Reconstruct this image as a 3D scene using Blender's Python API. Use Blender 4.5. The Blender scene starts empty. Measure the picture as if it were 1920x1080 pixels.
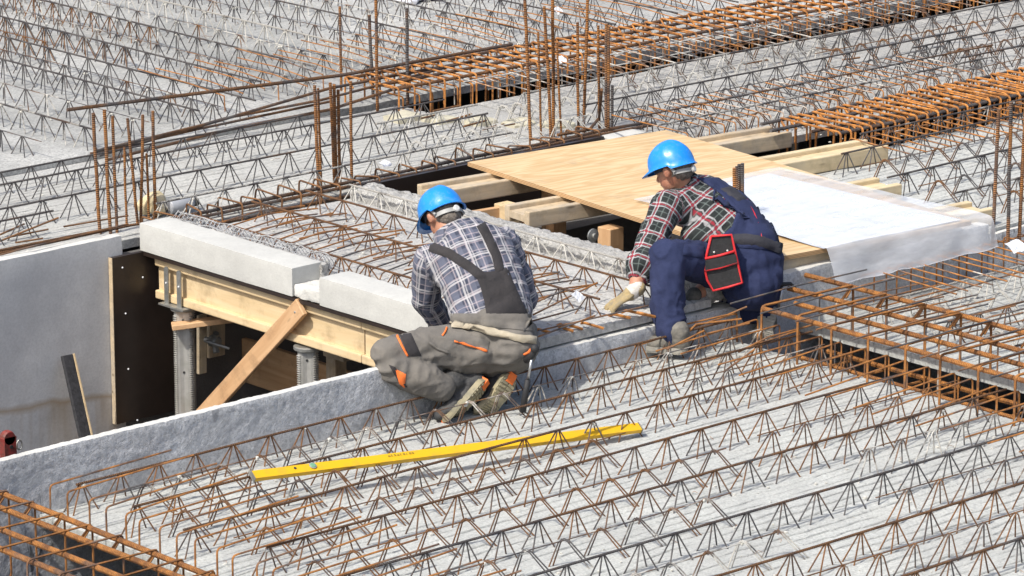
import bpy, bmesh, math, random
import numpy as np
from mathutils import Vector, Matrix, Quaternion
from mathutils.bvhtree import BVHTree
random.seed(7); R = random.random
scene = bpy.context.scene
# ---------------------------------------------------------------- camera, sky, sun, exposure
YAW, PITCH = math.radians(42.016), math.radians(14.97)
camd = bpy.data.cameras.new('camera'); cam = bpy.data.objects.new('camera', camd)
scene.collection.objects.link(cam); scene.camera = cam
cam.location = (-12.9324, -14.3549, 5.1663)
cam.rotation_euler = (math.pi/2 - PITCH, 0, -YAW)
camd.sensor_width = 36; camd.lens = 36*7937/1920
camd.clip_start = 0.5; camd.clip_end = 500
SUN = Vector((-0.62, -0.07, 0.80)).normalized()
w = bpy.data.worlds.new('World'); scene.world = w; w.use_nodes = True
nt = w.node_tree; bg = nt.nodes['Background']; sky = nt.nodes.new('ShaderNodeTexSky')
sky.sky_type = 'NISHITA'; sky.sun_disc = False
sky.sun_elevation = math.asin(SUN.z); sky.sun_rotation = math.atan2(SUN.x, SUN.y)
sky.dust_density = 3.5; sky.air_density = 1.0
nt.links.new(sky.outputs[0], bg.inputs[0]); bg.inputs[1].default_value = 0.15
sl = bpy.data.lights.new('sun', 'SUN'); sl.energy = 3.6; sl.angle = math.radians(1.2); sl.color = (1, .965, .885)
so = bpy.data.objects.new('sun', sl); scene.collection.objects.link(so)
so.rotation_euler = SUN.to_track_quat('Z', 'Y').to_euler(); so.location = (-6, 3, 9)
scene.view_settings.view_transform = 'Standard'; scene.view_settings.look = 'None'
scene.view_settings.gamma = 1; scene.view_settings.exposure = 0.31
try: scene.view_settings.use_curve_mapping = False
except Exception: pass
scene.render.resolution_x = 1024; scene.render.resolution_y = 576

# ---------------------------------------------------------------- helpers
COL = scene.collection
def tag(o, label=None, cat=None, group=None, kind=None):
    if label: o['label'] = label
    if cat: o['category'] = cat
    if group: o['group'] = group
    if kind: o['kind'] = kind
    return o
def empty(name, loc, rz=0, **k):
    o = bpy.data.objects.new(name, None); COL.objects.link(o)
    o.empty_display_size = .1; o.location = loc; o.rotation_euler = (0, 0, rz)
    return tag(o, **k)
V = Vector
class MB:
    def __init__(s): s.v = []; s.f = []; s.l = []
    def add(s, vs, fs, ls=None):
        b = len(s.v); s.v += [tuple(p) for p in vs]; s.f += [tuple(i+b for i in q) for q in fs]
        s.l += ls if ls is not None else [0.0]*len(vs)
    def tube(s, pts, r, n=6, cap=True, r2=None):
        pts = [V(p) for p in pts]; m = len(pts); vs = []; fs = []; ls = []
        t0 = (pts[1]-pts[0]).normalized()
        a = t0.orthogonal().normalized(); L = random.random()*.01
        for i, p in enumerate(pts):
            if i == 0: t = t0
            elif i == m-1: t = (p-pts[i-1]).normalized()
            else: t = ((p-pts[i-1]).normalized()+(pts[i+1]-p).normalized()).normalized()
            a = (a - t*a.dot(t)).normalized(); b = t.cross(a)
            if i: L += (p-pts[i-1]).length
            rr = r if r2 is None else r+(r2-r)*i/(m-1)
            for k in range(n):
                q = 2*math.pi*k/n; vs.append(p+(a*math.cos(q)+b*math.sin(q))*rr); ls.append(L)
        for i in range(m-1):
            for k in range(n):
                fs.append((i*n+k, i*n+(k+1) % n, (i+1)*n+(k+1) % n, (i+1)*n+k))
        if cap: fs.append(tuple(range(n-1, -1, -1))); fs.append(tuple((m-1)*n+k for k in range(n)))
        s.add(vs, fs, ls)
    def box(s, x0, x1, y0, y1, z0, z1):
        vs = [(x, y, z) for z in (z0, z1) for y in (y0, y1) for x in (x0, x1)]
        s.add(vs, [(0,2,3,1),(4,5,7,6),(0,1,5,4),(2,6,7,3),(0,4,6,2),(1,3,7,5)])
    def lathe(s, prof, n=16, M=None, cap=True):
        vs = []; m = len(prof)
        for (r, z) in prof:
            for k in range(n):
                q = 2*math.pi*k/n; p = V((r*math.cos(q), r*math.sin(q), z)); vs.append(M@p if M else p)
        fs = [(i*n+k, i*n+(k+1) % n, (i+1)*n+(k+1) % n, (i+1)*n+k) for i in range(m-1) for k in range(n)]
        if cap: fs.append(tuple(range(n-1,-1,-1))); fs.append(tuple((m-1)*n+k for k in range(n)))
        s.add(vs, fs)
    def ell(s, c, r, Q=None, n=14, m=9):
        c = V(c); vs = []; r = r if hasattr(r, '__len__') else (r, r, r)
        for i in range(m+1):
            a = math.pi*i/m
            for k in range(n):
                q = 2*math.pi*k/n; p = V((r[0]*math.sin(a+1e-4)*math.cos(q), r[1]*math.sin(a+1e-4)*math.sin(q), r[2]*math.cos(a)))
                vs.append(c+(Q@p if Q else p))
        fs = [(i*n+k, (i+1)*n+k, (i+1)*n+(k+1) % n, i*n+(k+1) % n) for i in range(m) for k in range(n)]
        fs.append(tuple(range(n))); fs.append(tuple(m*n+k for k in range(n-1, -1, -1)))
        s.add(vs, fs)
    def cap(s, p0, r0, p1, r1):
        p0 = V(p0); p1 = V(p1); s.ell(p0, r0); s.ell(p1, r1); s.tube([p0, p1], r0, 16, True, r1)
    def mesh(s, name, mats, smooth=False):
        me = bpy.data.meshes.new(name); me.from_pydata(s.v, [], s.f)
        for m in (mats if isinstance(mats, (list, tuple)) else [mats]): me.materials.append(m)
        if any(s.l):
            at = me.attributes.new('len', 'FLOAT', 'POINT'); at.data.foreach_set('value', s.l)
        if smooth: me.polygons.foreach_set('use_smooth', [True]*len(me.polygons))
        me.update(); return me
    def build(s, name, mats, parent=None, smooth=False, color=None, M=None):
        return link(s.mesh(name, mats, smooth), name, parent, color, M)
def link(me, name, parent=None, color=None, M=None):
    o = bpy.data.objects.new(name, me); COL.objects.link(o)
    if parent: o.parent = parent
    if M: o.matrix_local = M
    if color: o.color = (color[0], color[1], color[2] if len(color) > 2 else .12, 1)
    return o
def fillet(pts, rad=.015, n=3):
    pts = [V(p) for p in pts]; out = [pts[0]]
    for i in range(1, len(pts)-1):
        a, b, c = pts[i-1], pts[i], pts[i+1]
        d1 = (a-b); d2 = (c-b); k = min(rad, d1.length*.45, d2.length*.45)
        q0 = b+d1.normalized()*k; q1 = b+d2.normalized()*k
        for j in range(n+1):
            t = j/n; out.append(q0*(1-t)**2+b*2*t*(1-t)+q1*t*t)
    out.append(pts[-1]); return out
def frame(p0, p1, up=(0, 0, 1)):
    """matrix with local x from p0 to p1, origin p0"""
    p0 = V(p0); p1 = V(p1); x = (p1-p0).normalized(); y = V(up).cross(x)
    if y.length < 1e-4: y = V((0, 1, 0))
    y.normalize(); z = x.cross(y)
    return Matrix(((x.x, y.x, z.x, p0.x), (x.y, y.y, z.y, p0.y), (x.z, y.z, z.z, p0.z), (0, 0, 0, 1)))
def bbox_mesh(name, dims, mat, bev=.003, seg=1, warp=0):
    """bevelled box, x 0..L, y -w/2..w/2, z -h/2..h/2"""
    L, w_, h = dims; bm = bmesh.new(); bmesh.ops.create_cube(bm, size=1)
    for v in bm.verts: v.co = V(((v.co.x+.5)*L, v.co.y*w_, v.co.z*h))
    if bev: bmesh.ops.bevel(bm, geom=list(bm.edges), offset=bev, segments=seg, affect='EDGES', profile=.6)
    me = bpy.data.meshes.new(name); bm.to_mesh(me); bm.free(); me.materials.append(mat); return me
def plank(name, p0, p1, w_, h, mat, parent=None, up=(0, 0, 1), bev=.003, color=None):
    M = frame(p0, p1, up); me = bbox_mesh(name, ((V(p1)-V(p0)).length, w_, h), mat, bev)
    return link(me, name, parent, color, M)
def rel(o, root):
    """o was built in world space; make it a child of root without moving it"""
    o.parent = root; o.matrix_parent_inverse = root.matrix_basis.inverted(); return o
# value noise in numpy
def _h(ix, iy, iz, s):
    n = (ix*73856093 ^ iy*19349663 ^ iz*83492791 ^ s*2654435761) & 0xffffffff
    n = ((n ^ (n >> 13))*1274126177) & 0xffffffff; n = (n ^ (n >> 16)) & 0xffff
    return n/65535.0*2-1
def vn(x, y, z=0., s=1):
    x = np.asarray(x, float); y = np.asarray(y, float)+0*x; z = np.asarray(z, float)+0*x
    fx, fy, fz = np.floor(x), np.floor(y), np.floor(z); ix, iy, iz = (a.astype(np.int64) for a in (fx, fy, fz))
    u, v, t = (a*a*(3-2*a) for a in (x-fx, y-fy, z-fz)); r = 0
    for a in (0, 1):
        for b in (0, 1):
            for c in (0, 1):
                r = r+_h(ix+a, iy+b, iz+c, s)*(u if a else 1-u)*(v if b else 1-v)*(t if c else 1-t)
    return r
def fb(x, y, z=0., s=1, o=3):
    return sum(vn(x*2**k, y*2**k, np.asarray(z)*2**k, s+k)/2**k for k in range(o))
def mesh_np(name, verts, faces, mats, smooth=True):
    me = bpy.data.meshes.new(name); me.from_pydata(verts.tolist(), [], faces.tolist())
    for m in (mats if isinstance(mats, (list, tuple)) else [mats]): me.materials.append(m)
    if smooth: me.polygons.foreach_set('use_smooth', [True]*len(me.polygons))
    me.update(); return me
def gridbox(lo, hi, step, amp, rnd, nscale, seed=1, mat=None, name='w', fine=0.0):
    """rounded box whose faces are fine grids, every vertex pushed by 3-D noise"""
    lo = np.array(lo, float); hi = np.array(hi, float); VS = []; FS = []; b = 0
    for ax in range(3):
        o1, o2 = [a for a in range(3) if a != ax]
        n1 = max(1, int((hi[o1]-lo[o1])/step[o1])); n2 = max(1, int((hi[o2]-lo[o2])/step[o2]))
        for side in (0, 1):
            g1, g2 = np.meshgrid(np.linspace(lo[o1], hi[o1], n1+1), np.linspace(lo[o2], hi[o2], n2+1), indexing='ij')
            P = np.zeros(((n1+1)*(n2+1), 3)); P[:, o1] = g1.ravel(); P[:, o2] = g2.ravel(); P[:, ax] = (lo, hi)[side][ax]
            i, j = np.meshgrid(np.arange(n1), np.arange(n2), indexing='ij'); i = i.ravel(); j = j.ravel(); k = i*(n2+1)+j
            F = np.stack([k, k+n2+1, k+n2+2, k+1], 1)
            if (side == 1) == (ax == 1): F = F[:, ::-1]
            VS.append(P); FS.append(F+b); b += len(P)
    P = np.concatenate(VS); F = np.concatenate(FS)
    inner = np.clip(P, lo+rnd, hi-rnd); d = P-inner; L = np.linalg.norm(d, axis=1, keepdims=True)+1e-9
    P = inner+d/L*rnd
    for a in range(3):
        P[:, a] += amp*fb(P[:, 0]/nscale, P[:, 1]/nscale, P[:, 2]/nscale, seed+a*7, 3)
        if fine: P[:, a] += fine*vn(P[:, 0]/.012, P[:, 1]/.012, P[:, 2]/.012, seed+a*5+50)
    return mesh_np(name, P, F, mat)

# ---------------------------------------------------------------- materials
class NT:
    def __init__(s, name, rough=.8, metal=0.0):
        s.m = bpy.data.materials.new(name); s.m.use_nodes = True; s.t = s.m.node_tree; s.b = s.t.nodes['Principled BSDF']
        s.b.inputs['Roughness'].default_value = rough; s.b.inputs['Metallic'].default_value = metal
    def n(s, k, **a):
        x = s.t.nodes.new('ShaderNode'+k)
        for q, v in a.items(): setattr(x, q, v)
        return x
    def l(s, a, b): s.t.links.new(a, b)
    def val(s, sock, v):
        if isinstance(v, (int, float)): sock.default_value = v
        elif isinstance(v, tuple): sock.default_value = v if len(v) == len(sock.default_value) else v+(1,)
        else: s.l(v, sock)
    def math(s, op, a, b=0.0, c=None, clamp=False):
        x = s.n('Math', operation=op, use_clamp=clamp); s.val(x.inputs[0], a); s.val(x.inputs[1], b)
        if c is not None: s.val(x.inputs[2], c)
        return x.outputs[0]
    def mix(s, f, a, b, mode='MIX'):
        x = s.n('Mix', data_type='RGBA', blend_type=mode); s.val(x.inputs[0], f); s.val(x.inputs[6], a); s.val(x.inputs[7], b)
        return x.outputs[2]
    def pos(s): return s.n('NewGeometry').outputs['Position']
    def obj(s): return s.n('TexCoord').outputs['Object']
    def mapping(s, v, sc=(1, 1, 1), rot=(0, 0, 0)):
        x = s.n('Mapping'); s.l(v, x.inputs[0]); x.inputs['Scale'].default_value = sc; x.inputs['Rotation'].default_value = rot
        return x.outputs[0]
    def noise(s, v, scale, det=4, rough=.6, dist=0):
        x = s.n('TexNoise'); s.l(v, x.inputs['Vector']); x.inputs['Scale'].default_value = scale
        x.inputs['Detail'].default_value = det; x.inputs['Roughness'].default_value = rough; x.inputs['Distortion'].default_value = dist
        return x.outputs['Fac']
    def ramp(s, f, a, b, lo=0.0, hi=1.0):
        x = s.n('MapRange'); s.val(x.inputs[0], f); x.inputs[1].default_value = a; x.inputs[2].default_value = b
        x.inputs[3].default_value = lo; x.inputs[4].default_value = hi; return x.outputs[0]
    def col(s, c): s.val(s.b.inputs['Base Color'], c)
    def rough(s, r): s.val(s.b.inputs['Roughness'], r)
    def bump(s, h, dist=.002, st=1.0, prev=None):
        x = s.n('Bump'); s.l(h, x.inputs['Height']); x.inputs['Distance'].default_value = dist; x.inputs['Strength'].default_value = st
        if prev: s.l(prev, x.inputs['Normal'])
        s.l(x.outputs[0], s.b.inputs['Normal']); return x.outputs[0]
def concrete(name, c1, c2, dark=(.12, .12, .125), groove=None, blotch=1.5, pits=.35, stain=None, bumpd=.004, grit_shade=.0):
    n = NT(name, .92); p = n.pos()
    big = n.ramp(n.noise(p, blotch, 5, .6), .35, .65)
    c = n.mix(big, c1, c2)
    mid = n.ramp(n.noise(p, 14, 6, .7), .3, .75)
    c = n.mix(n.math('MULTIPLY', mid, .35), c, tuple(v*.68 for v in c2))
    if grit_shade:  # grit speckle; on the rough wall face it paints in relief shading
        c = n.mix(n.math('MULTIPLY', n.ramp(n.noise(p, 75, 3, .75), .42, .62), grit_shade), c, tuple(v*.50 for v in c2))
        c = n.mix(n.math('MULTIPLY', n.ramp(n.noise(p, 4.5, 4, .7), .50, .66), grit_shade*.7), c, tuple(v*.72 for v in c2))
    sp = n.ramp(n.noise(p, 60, 4, .7), .60, .72)
    c = n.mix(n.math('MULTIPLY', sp, pits), c, dark)
    if groove == 'g':
        at = n.n('Attribute', attribute_name='groove').outputs['Fac']
        brk = n.ramp(n.noise(n.mapping(p, (17, 17, 9)), 1, 4, .75), .36, .54)
        g2 = n.math('MULTIPLY', at, brk)
        c = n.mix(n.math('MULTIPLY', g2, .85), c, tuple(v*.9 for v in dark)); hb = n.noise(p, 90, 5, .7)
    elif groove:
        sc = (1.6, 42, 10) if groove == 'x' else (42, 1.6, 10)
        if groove == 'z': sc = (45, 45, 3)
        g = n.noise(n.mapping(p, sc), 1.0, 3, .6, .1)
        g2 = n.ramp(g, .60 if groove == 'z' else .60, .70)
        c = n.mix(n.math('MULTIPLY', g2, .75), c, dark)
        hb = n.math('SUBTRACT', n.noise(p, 90, 5, .7), n.math('MULTIPLY', g2, 1.4))
    else: hb = n.noise(p, 90, 5, .7)
    if stain: c = stain(n, p, c)
    n.col(c); n.bump(hb, bumpd, .9); return n.m
WHITE = (.52, .515, .50); GREY = (.36, .36, .355)
M_near = concrete('raked_concrete_near', (.55, .56, .53), (.46, .465, .445), (.085, .085, .088), 'g', 1.6, .8, grit_shade=.5)
M_strip = concrete('raked_concrete_strip', (.54, .535, .50), (.43, .425, .40), (.10, .10, .095), 'g', 1.3, .75, grit_shade=.5)
M_far = concrete('smooth_grey_concrete', (.56, .555, .53), (.31, .31, .295), (.14, .14, .13), None, .8, .7, grit_shade=.6)
M_farx = concrete('grey_concrete_right', (.50, .49, .465), (.36, .355, .335), (.12, .12, .11), 'g', .9, .5, grit_shade=.6)
M_land = concrete('landing_concrete', (.54, .53, .51), (.42, .415, .40), (.12, .12, .11), 'g', 1.4, grit_shade=.5)
M_curb = concrete('pale_precast_concrete', (.57, .565, .53), (.49, .485, .455), (.3, .3, .29), None, 2.5, .22, bumpd=.0015, grit_shade=.12)
M_ridge = concrete('ragged_light_concrete', (.56, .55, .52), (.42, .41, .39), (.09, .085, .08), 'y', 3, .7, bumpd=.008, grit_shade=.8)
def strokes(n, p, c):
    d = n.ramp(n.noise(n.mapping(p, (16, 16, 2.6)), 1, 3, .6, 1.6), .60, .66)
    m = n.ramp(n.noise(p, 1.3, 2), .5, .62)
    return n.mix(n.math('MULTIPLY', n.math('MULTIPLY', d, m), .8), c, (.035, .035, .04))
M_upstand = concrete('rough_wall_face', (.74, .75, .77), (.54, .55, .57), (.10, .10, .11), None, 5, .5, strokes, .010, grit_shade=.6)
def edgewhite(n, p, c): return c
M_walltop = concrete('chipped_wall_edge', (.66, .65, .61), (.55, .54, .50), (.3, .3, .28), None, 5, .3)
def stairstain(n, p, c):
    sx = n.n('SeparateXYZ'); n.l(p, sx.inputs[0]); x, z = sx.outputs[0], sx.outputs[2]
    nz = n.noise(p, 2.2, 3)
    lvl = n.math('ADD', n.math('MULTIPLY', nz, .12), n.math('MULTIPLY', n.math('ADD', x, 2.2), .06))
    f = n.ramp(n.math('ADD', z, lvl), -.44, -.40, 1, 0)
    line = n.math('MULTIPLY', n.ramp(n.math('ADD', z, lvl), -.44, -.415, 0, 1), n.ramp(n.math('ADD', z, lvl), -.415, -.39, 1, 0))
    streak = n.ramp(n.noise(n.mapping(p, (5, 5, .6)), 1, 3, .6), .50, .70)
    c = n.mix(n.math('MULTIPLY', f, n.math('MULTIPLY', streak, .8)), c, (.30, .22, .13))
    return n.mix(n.math('MULTIPLY', line, .7), c, (.33, .24, .14))
M_stair = concrete('stained_stairwell_concrete', (.66, .66, .65), (.52, .52, .52), (.22, .21, .2), None, 1.2, .15, stairstain, .001, grit_shade=.22)
M_dark = concrete('painted_shade_concrete', (.16, .15, .14), (.11, .105, .10), (.05, .05, .05), None, 1.2, .3)  # the lower storey's shade is put into this dark concrete colour

def rebar_mat(name, ribs):
    """colour: object colour R = how rusty, G = how much cement clings"""
    n = NT(name, .85); p = n.pos(); oi = n.n('ObjectInfo'); sc = n.n('SeparateColor'); n.l(oi.outputs['Color'], sc.inputs[0])
    steel = n.mix(n.ramp(n.noise(p, 9, 3), .4, .6), (.055, .052, .055), (.115, .108, .105))
    rust = n.mix(n.ramp(n.noise(p, 12, 4, .7), .40, .62), (.075, .038, .018), (.185, .088, .034))
    rust = n.mix(sc.outputs[2], rust, n.mix(n.ramp(n.noise(p, 18, 4, .7), .38, .62), (.20, .080, .024), (.55, .225, .050)))
    f = n.ramp(n.math('ADD', n.noise(p, 5, 3, .6), sc.outputs[0]), .9, 1.1)
    c = n.mix(f, steel, rust)
    g = n.ramp(n.math('ADD', n.noise(p, 7, 4, .7), sc.outputs[1]), .92, 1.05)
    c = n.mix(g, c, n.mix(n.noise(p, 40, 3), (.40, .38, .33), (.58, .56, .52)))
    n.col(c)
    h = n.noise(p, 160, 3)
    if ribs:
        at = n.n('Attribute', attribute_name='len')
        wv = n.math('SINE', n.math('MULTIPLY', at.outputs['Fac'], 2*math.pi/.0095))
        h = n.math('ADD', n.math('MULTIPLY', wv, 1.1), n.math('MULTIPLY', h, .6))
        n.bump(h, .0022, 1.0)
        c2 = n.mix(n.ramp(wv, -1, .2, .45, 0), c, (.06, .03, .02)); n.col(c2)
    else: n.bump(h, .0012, .8)
    return n.m
M_bar = rebar_mat('ribbed_rebar_steel', True); M_wire = rebar_mat('thin_rebar_steel', False)

def wood(name, c1, c2, knots=True, grain=26, rough=.75, grey=0.0):
    n = NT(name, rough); o = n.obj(); ri = n.n('ObjectInfo').outputs['Random']
    off = n.n('VectorMath', operation='ADD'); n.l(o, off.inputs[0]); cmb = n.n('CombineXYZ')
    n.l(n.math('MULTIPLY', ri, 37.0), cmb.inputs[0]); n.l(n.math('MULTIPLY', ri, 11.0), cmb.inputs[1]); n.l(cmb.outputs[0], off.inputs[1]); o = off.outputs[0]
    g = n.noise(n.mapping(o, (2.2, grain, grain)), 1, 5, .65, .8)
    c = n.mix(n.ramp(g, .3, .7), c1, c2)
    if grey: c = n.mix(n.math('MULTIPLY', n.ramp(n.noise(o, 5, 4, .7), .40, .62), grey), c, (.33, .31, .28))
    if knots:
        k = n.n('TexVoronoi'); n.l(n.mapping(o, (4, 14, 14)), k.inputs['Vector']); k.inputs['Scale'].default_value = 1
        c = n.mix(n.ramp(k.outputs['Distance'], .05, .13, .8, 0), c, tuple(v*.35 for v in c2))
    dirt = n.ramp(n.noise(o, 9, 5, .7), .50, .70)
    c = n.mix(n.math('MULTIPLY', dirt, .5), c, tuple(v*.45 for v in c2))
    n.col(c); n.bump(g, .0015, .6); return n.m
M_beam = wood('pale_spruce', (.68, .53, .33), (.56, .41, .22))
M_brace = wood('fresh_plank', (.62, .40, .22), (.47, .27, .13))
M_old = wood('weathered_timber', (.62, .49, .32), (.42, .32, .20), grey=.45)
M_joist = wood('yellowed_timber', (.70, .57, .36), (.55, .43, .25), grey=.25)
def plymat():
    n = NT('plywood_face', .6); o = n.obj()
    wv = n.noise(n.mapping(o, (.55, 3.2, 1)), 1.3, 3, .5, 2.2)
    band = n.math('SINE', n.math('MULTIPLY', wv, 42.0))
    c = n.mix(n.ramp(band, -1, 1), (.53, .36, .18), (.68, .50, .29))
    g = n.noise(n.mapping(o, (3, 60, 1)), 1, 4, .6); c = n.mix(n.math('MULTIPLY', n.ramp(g, .35, .7), .35), c, (.46, .29, .12))
    st = n.ramp(n.noise(o, 2.1, 6, .75), .54, .72); c = n.mix(n.math('MULTIPLY', n.ramp(n.noise(o, 1.1, 4, .6), .45, .7), .35), c, (.50, .33, .15)); c = n.mix(n.math('MULTIPLY', st, .65), c, (.30, .24, .17))
    sp = n.ramp(n.noise(o, 26, 4, .8), .63, .72); c = n.mix(n.math('MULTIPLY', sp, n.ramp(n.noise(o, 1.4, 2), .5, .6, 0, .6)), c, (.2, .17, .13))
    n.col(c); n.bump(g, .0006, .4); return n.m
M_ply = plymat()
def plyedge():
    n = NT('plywood_edge', .8); sx = n.n('SeparateXYZ'); n.l(n.obj(), sx.inputs[0])
    s = n.math('SINE', n.math('MULTIPLY', sx.outputs[2], 2*math.pi/.0068))
    c = n.mix(n.ramp(s, -.3, .3), (.26, .14, .065), (.58, .38, .19)); n.col(c); return n.m
M_plyedge = plyedge()
def simple(name, c, rough=.6, metal=0., c2=None, scale=20, bump=0., bs=80, spec=None):
    n = NT(name, rough, metal)
    if c2: n.col(n.mix(n.ramp(n.noise(n.obj(), scale, 4, .65), .35, .65), c, c2))
    else: n.col(c)
    if bump: n.bump(n.noise(n.obj(), bs, 3), bump, .7)
    if spec is not None: n.b.inputs['Specular IOR Level'].default_value = spec
    return n.m
M_film = simple('dark_brown_form_panel', (.022, .015, .012), .35, 0, (.032, .022, .018), 6)
M_alu = simple('dull_aluminium', (.55, .54, .51), .5, .55, (.42, .41, .37), 14, .0006)
M_galv = simple('galvanised_steel', (.40, .40, .38), .5, .7, (.27, .27, .25), 25, .0006)
M_slot = simple('dark_slot', (.03, .03, .03), .9)
M_black = simple('black_bitumen_board', (.02, .02, .022), .85, 0, (.045, .045, .05), 60, .003, 120)
M_red = simple('red_painted_steel', (.30, .035, .03), .6, 0, (.13, .04, .03), 30, .001)
M_tag = simple('white_paper_tag', (.8, .8, .8), .7, 0, (.62, .64, .68), 40)
M_wiremesh = simple('bright_expanded_metal', (.60, .60, .60), .45, .3, (.36, .36, .36), 40)
M_foam = simple('cream_render_edge', (.50, .47, .36), .9, 0, (.40, .37, .28), 20, .006, 40)
def levelmat():
    n = NT('yellow_level_paint', .38); n.col(n.mix(n.ramp(n.noise(n.obj(), 12, 5, .7), .5, .75), (.72, .41, .008), (.52, .33, .03))); return n.m
M_yel = levelmat()

# ---------------------------------------------------------------- ground, walls, slabs (the setting)
def struct(o): o['kind'] = 'structure'; return o
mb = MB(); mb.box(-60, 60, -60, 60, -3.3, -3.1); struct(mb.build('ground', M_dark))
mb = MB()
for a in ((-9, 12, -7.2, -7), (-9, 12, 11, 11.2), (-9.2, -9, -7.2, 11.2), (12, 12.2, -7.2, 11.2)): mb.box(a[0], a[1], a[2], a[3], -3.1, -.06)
tag(mb.build('light_block_skirt', M_dark), 'added unseen concrete skirt keeping daylight out from under the floor slabs', 'wall')  # skirt added out of view to block side light below the slabs

def slab(name, x0, x1, y0, y1, z, mat, sx, sy, groove=None, depth=.006, spacing=.045, lump=.004, seed=1, thick=.05, x_edge=None):
    nx = max(2, int((x1-x0)/sx)); ny = max(2, int((y1-y0)/sy))
    X, Y = np.meshgrid(np.linspace(x0, x1, nx+1), np.linspace(y0, y1, ny+1), indexing='ij')
    Z = np.full(X.shape, float(z)) + lump*fb(X/.5, Y/.5, 0, seed, 3) + .0015*vn(X/.03, Y/.03, 0, seed+9)
    if groove:
        U, W_ = (X, Y) if groove == 'x' else (Y, X)
        ph = W_/spacing + .22*fb(U/.8, W_/.4, 0, seed+3, 3) + .09*vn(U/.06, W_/.05, 0, seed+4)
        fr = ph-np.floor(ph); d = np.minimum(fr, 1-fr)*spacing
        am = np.clip(.75+.9*fb(U/.22, W_/.05, 0, seed+5, 2), 0.05, 1.5)
        Z += am*depth*(-np.exp(-(d/.0045)**2) + .25*np.exp(-((d-.009)/.004)**2))
        Z += .0006*vn(U/.05, W_/.008, 0, seed+8); G_ = np.clip(am, 0, 1)*np.exp(-(d/.0042)**2)
    e = np.minimum.reduce([X-x0, x1-X, Y-y0, y1-Y]); Z -= .006*np.exp(-(e/.01))
    if x_edge:
        Xs = X.copy()
        Xs[0, :] += .02*fb(Y[0]/.12, 0*Y[0]+3, 0, seed+21, 3); Xs[-1, :] += .02*fb(Y[-1]/.12, 0*Y[-1]+7, 0, seed+31, 3); X = Xs
    P = np.stack([X, Y, Z], -1).reshape(-1, 3)
    i, j = np.meshgrid(np.arange(nx), np.arange(ny), indexing='ij'); k = (i*(ny+1)+j).ravel()
    F = np.stack([k, k+ny+1, k+ny+2, k+1], 1)
    # skirt
    ring = [i*(ny+1) for i in range(nx+1)] + [nx*(ny+1)+j for j in range(1, ny+1)] + [i*(ny+1)+ny for i in range(nx-1, -1, -1)] + [j for j in range(ny-1, 0, -1)]
    B = P[ring].copy(); B[:, 2] = z-thick; b = len(P); m = len(ring); q = np.arange(m); q2 = (q+1) % m; rg = np.array(ring)
    S = np.stack([rg[q], b+q, b+q2, rg[q2]], 1)
    P = np.concatenate([P, B, [[x0, y0, z-thick], [x1, y0, z-thick], [x1, y1, z-thick], [x0, y1, z-thick]]]); c = b+m
    F = np.concatenate([F, S, [[c+3, c+2, c+1, c]]])
    me = mesh_np(name, P, F, mat, False)
    if groove:
        gv = np.zeros(len(P)); gv[:G_.size] = G_.ravel(); at = me.attributes.new('groove', 'FLOAT', 'POINT'); at.data.foreach_set('value', gv)
    return struct(link(me, name))

M_lump = simple('cement_splash', (.42, .41, .37), .95, 0, (.55, .54, .50), 60, .002, 120)
def girder(par, axis, c, a0, a1, z, kind=1, tint=(.4, 0), pitch=.19, h=.11, phase=None, flip=1, dens=1):
    """lattice girder cast into a slab: diagonals (part) with its top chord (sub-part)"""
    mb = MB(); ph = R()*pitch if phase is None else phase; sl = (R()-.5)*.006; um = (a0+a1)/2; kc = MB()
    def P(u, v, w_):
        q = c+v+sl*(u-um)+(.0035*math.sin(u*2.3+c*9) if w_ > .05 else 0)
        return (u, q, z+w_) if axis == 'x' else (q, u, z+w_)
    n = int((a1-a0-ph)/pitch)+1; hh = h
    for i in range(n):
        u = a0+ph+i*pitch+(R()-.5)*.010
        if u > a1-.02: break
        j = (R()-.5)*.018; k = (R()-.5)*.016
        if R() < (.45 if tint[1] > .3 else .06):
            for q in range(2): kc.ell(P(u+(R()-.5)*.03, (R()-.5)*.006, hh-.004-R()*.012), (.007+R()*.006, .005+R()*.004, .005+R()*.004), None, 6, 4)
        if kind in (1, 4):
            for su in (-1, 1):
                for sv in (-1, 1):
                    mb.tube([P(u+su*.007, sv*.003, hh), P(u+su*(.066+j)+k, sv*.034, -.012)], .0033, 5, False)
        else:
            for s in (0, 1):
                o = s*.022
                if kind == 3:
                    o = (s-.5)*.05
                    mb.tube([P(u-.135+j, o-.03, -.012), P(u-.02, o*.3, hh*.9), P(u-.004, o*.2, hh+.002), P(u+.006, o*.3, hh*.93), P(u+.035+k, o+.0, -.012)], .0032, 5, False); continue
                mb.tube([P(u-.045+o+j, .040*flip, -.012), P(u-.014+o*.6, .012*flip, hh*.86), P(u-.004+o*.5, .002*flip, hh+.002),
                         P(u+.010+o*.5, -.014*flip, hh*.93), P(u+.075+o+k, -.088*flip, -.012)], .0032, 5, False)
    g = mb.build('lattice_girder', M_wire, par, color=tint)
    if kc.v: kc.build('cement_lumps', M_lump, g)['kind'] = 'stuff'
    mb = MB()
    m = max(2, int((a1-a0)/.5)); wob = .004 if kind >= 2 else .0015
    pts = [P(a0+(a1-a0)*i/m, (R()-.5)*wob, hh+(R()-.5)*wob+(-.006 if kind == 2 else .002)) for i in range(m+1)]
    mb.tube(pts, .0056 if kind == 1 else .0028, 6)
    mb.build('top_chord', M_bar if kind == 1 else M_wire, g, color=(tint[0]+.05, tint[1]))
    return g
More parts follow.
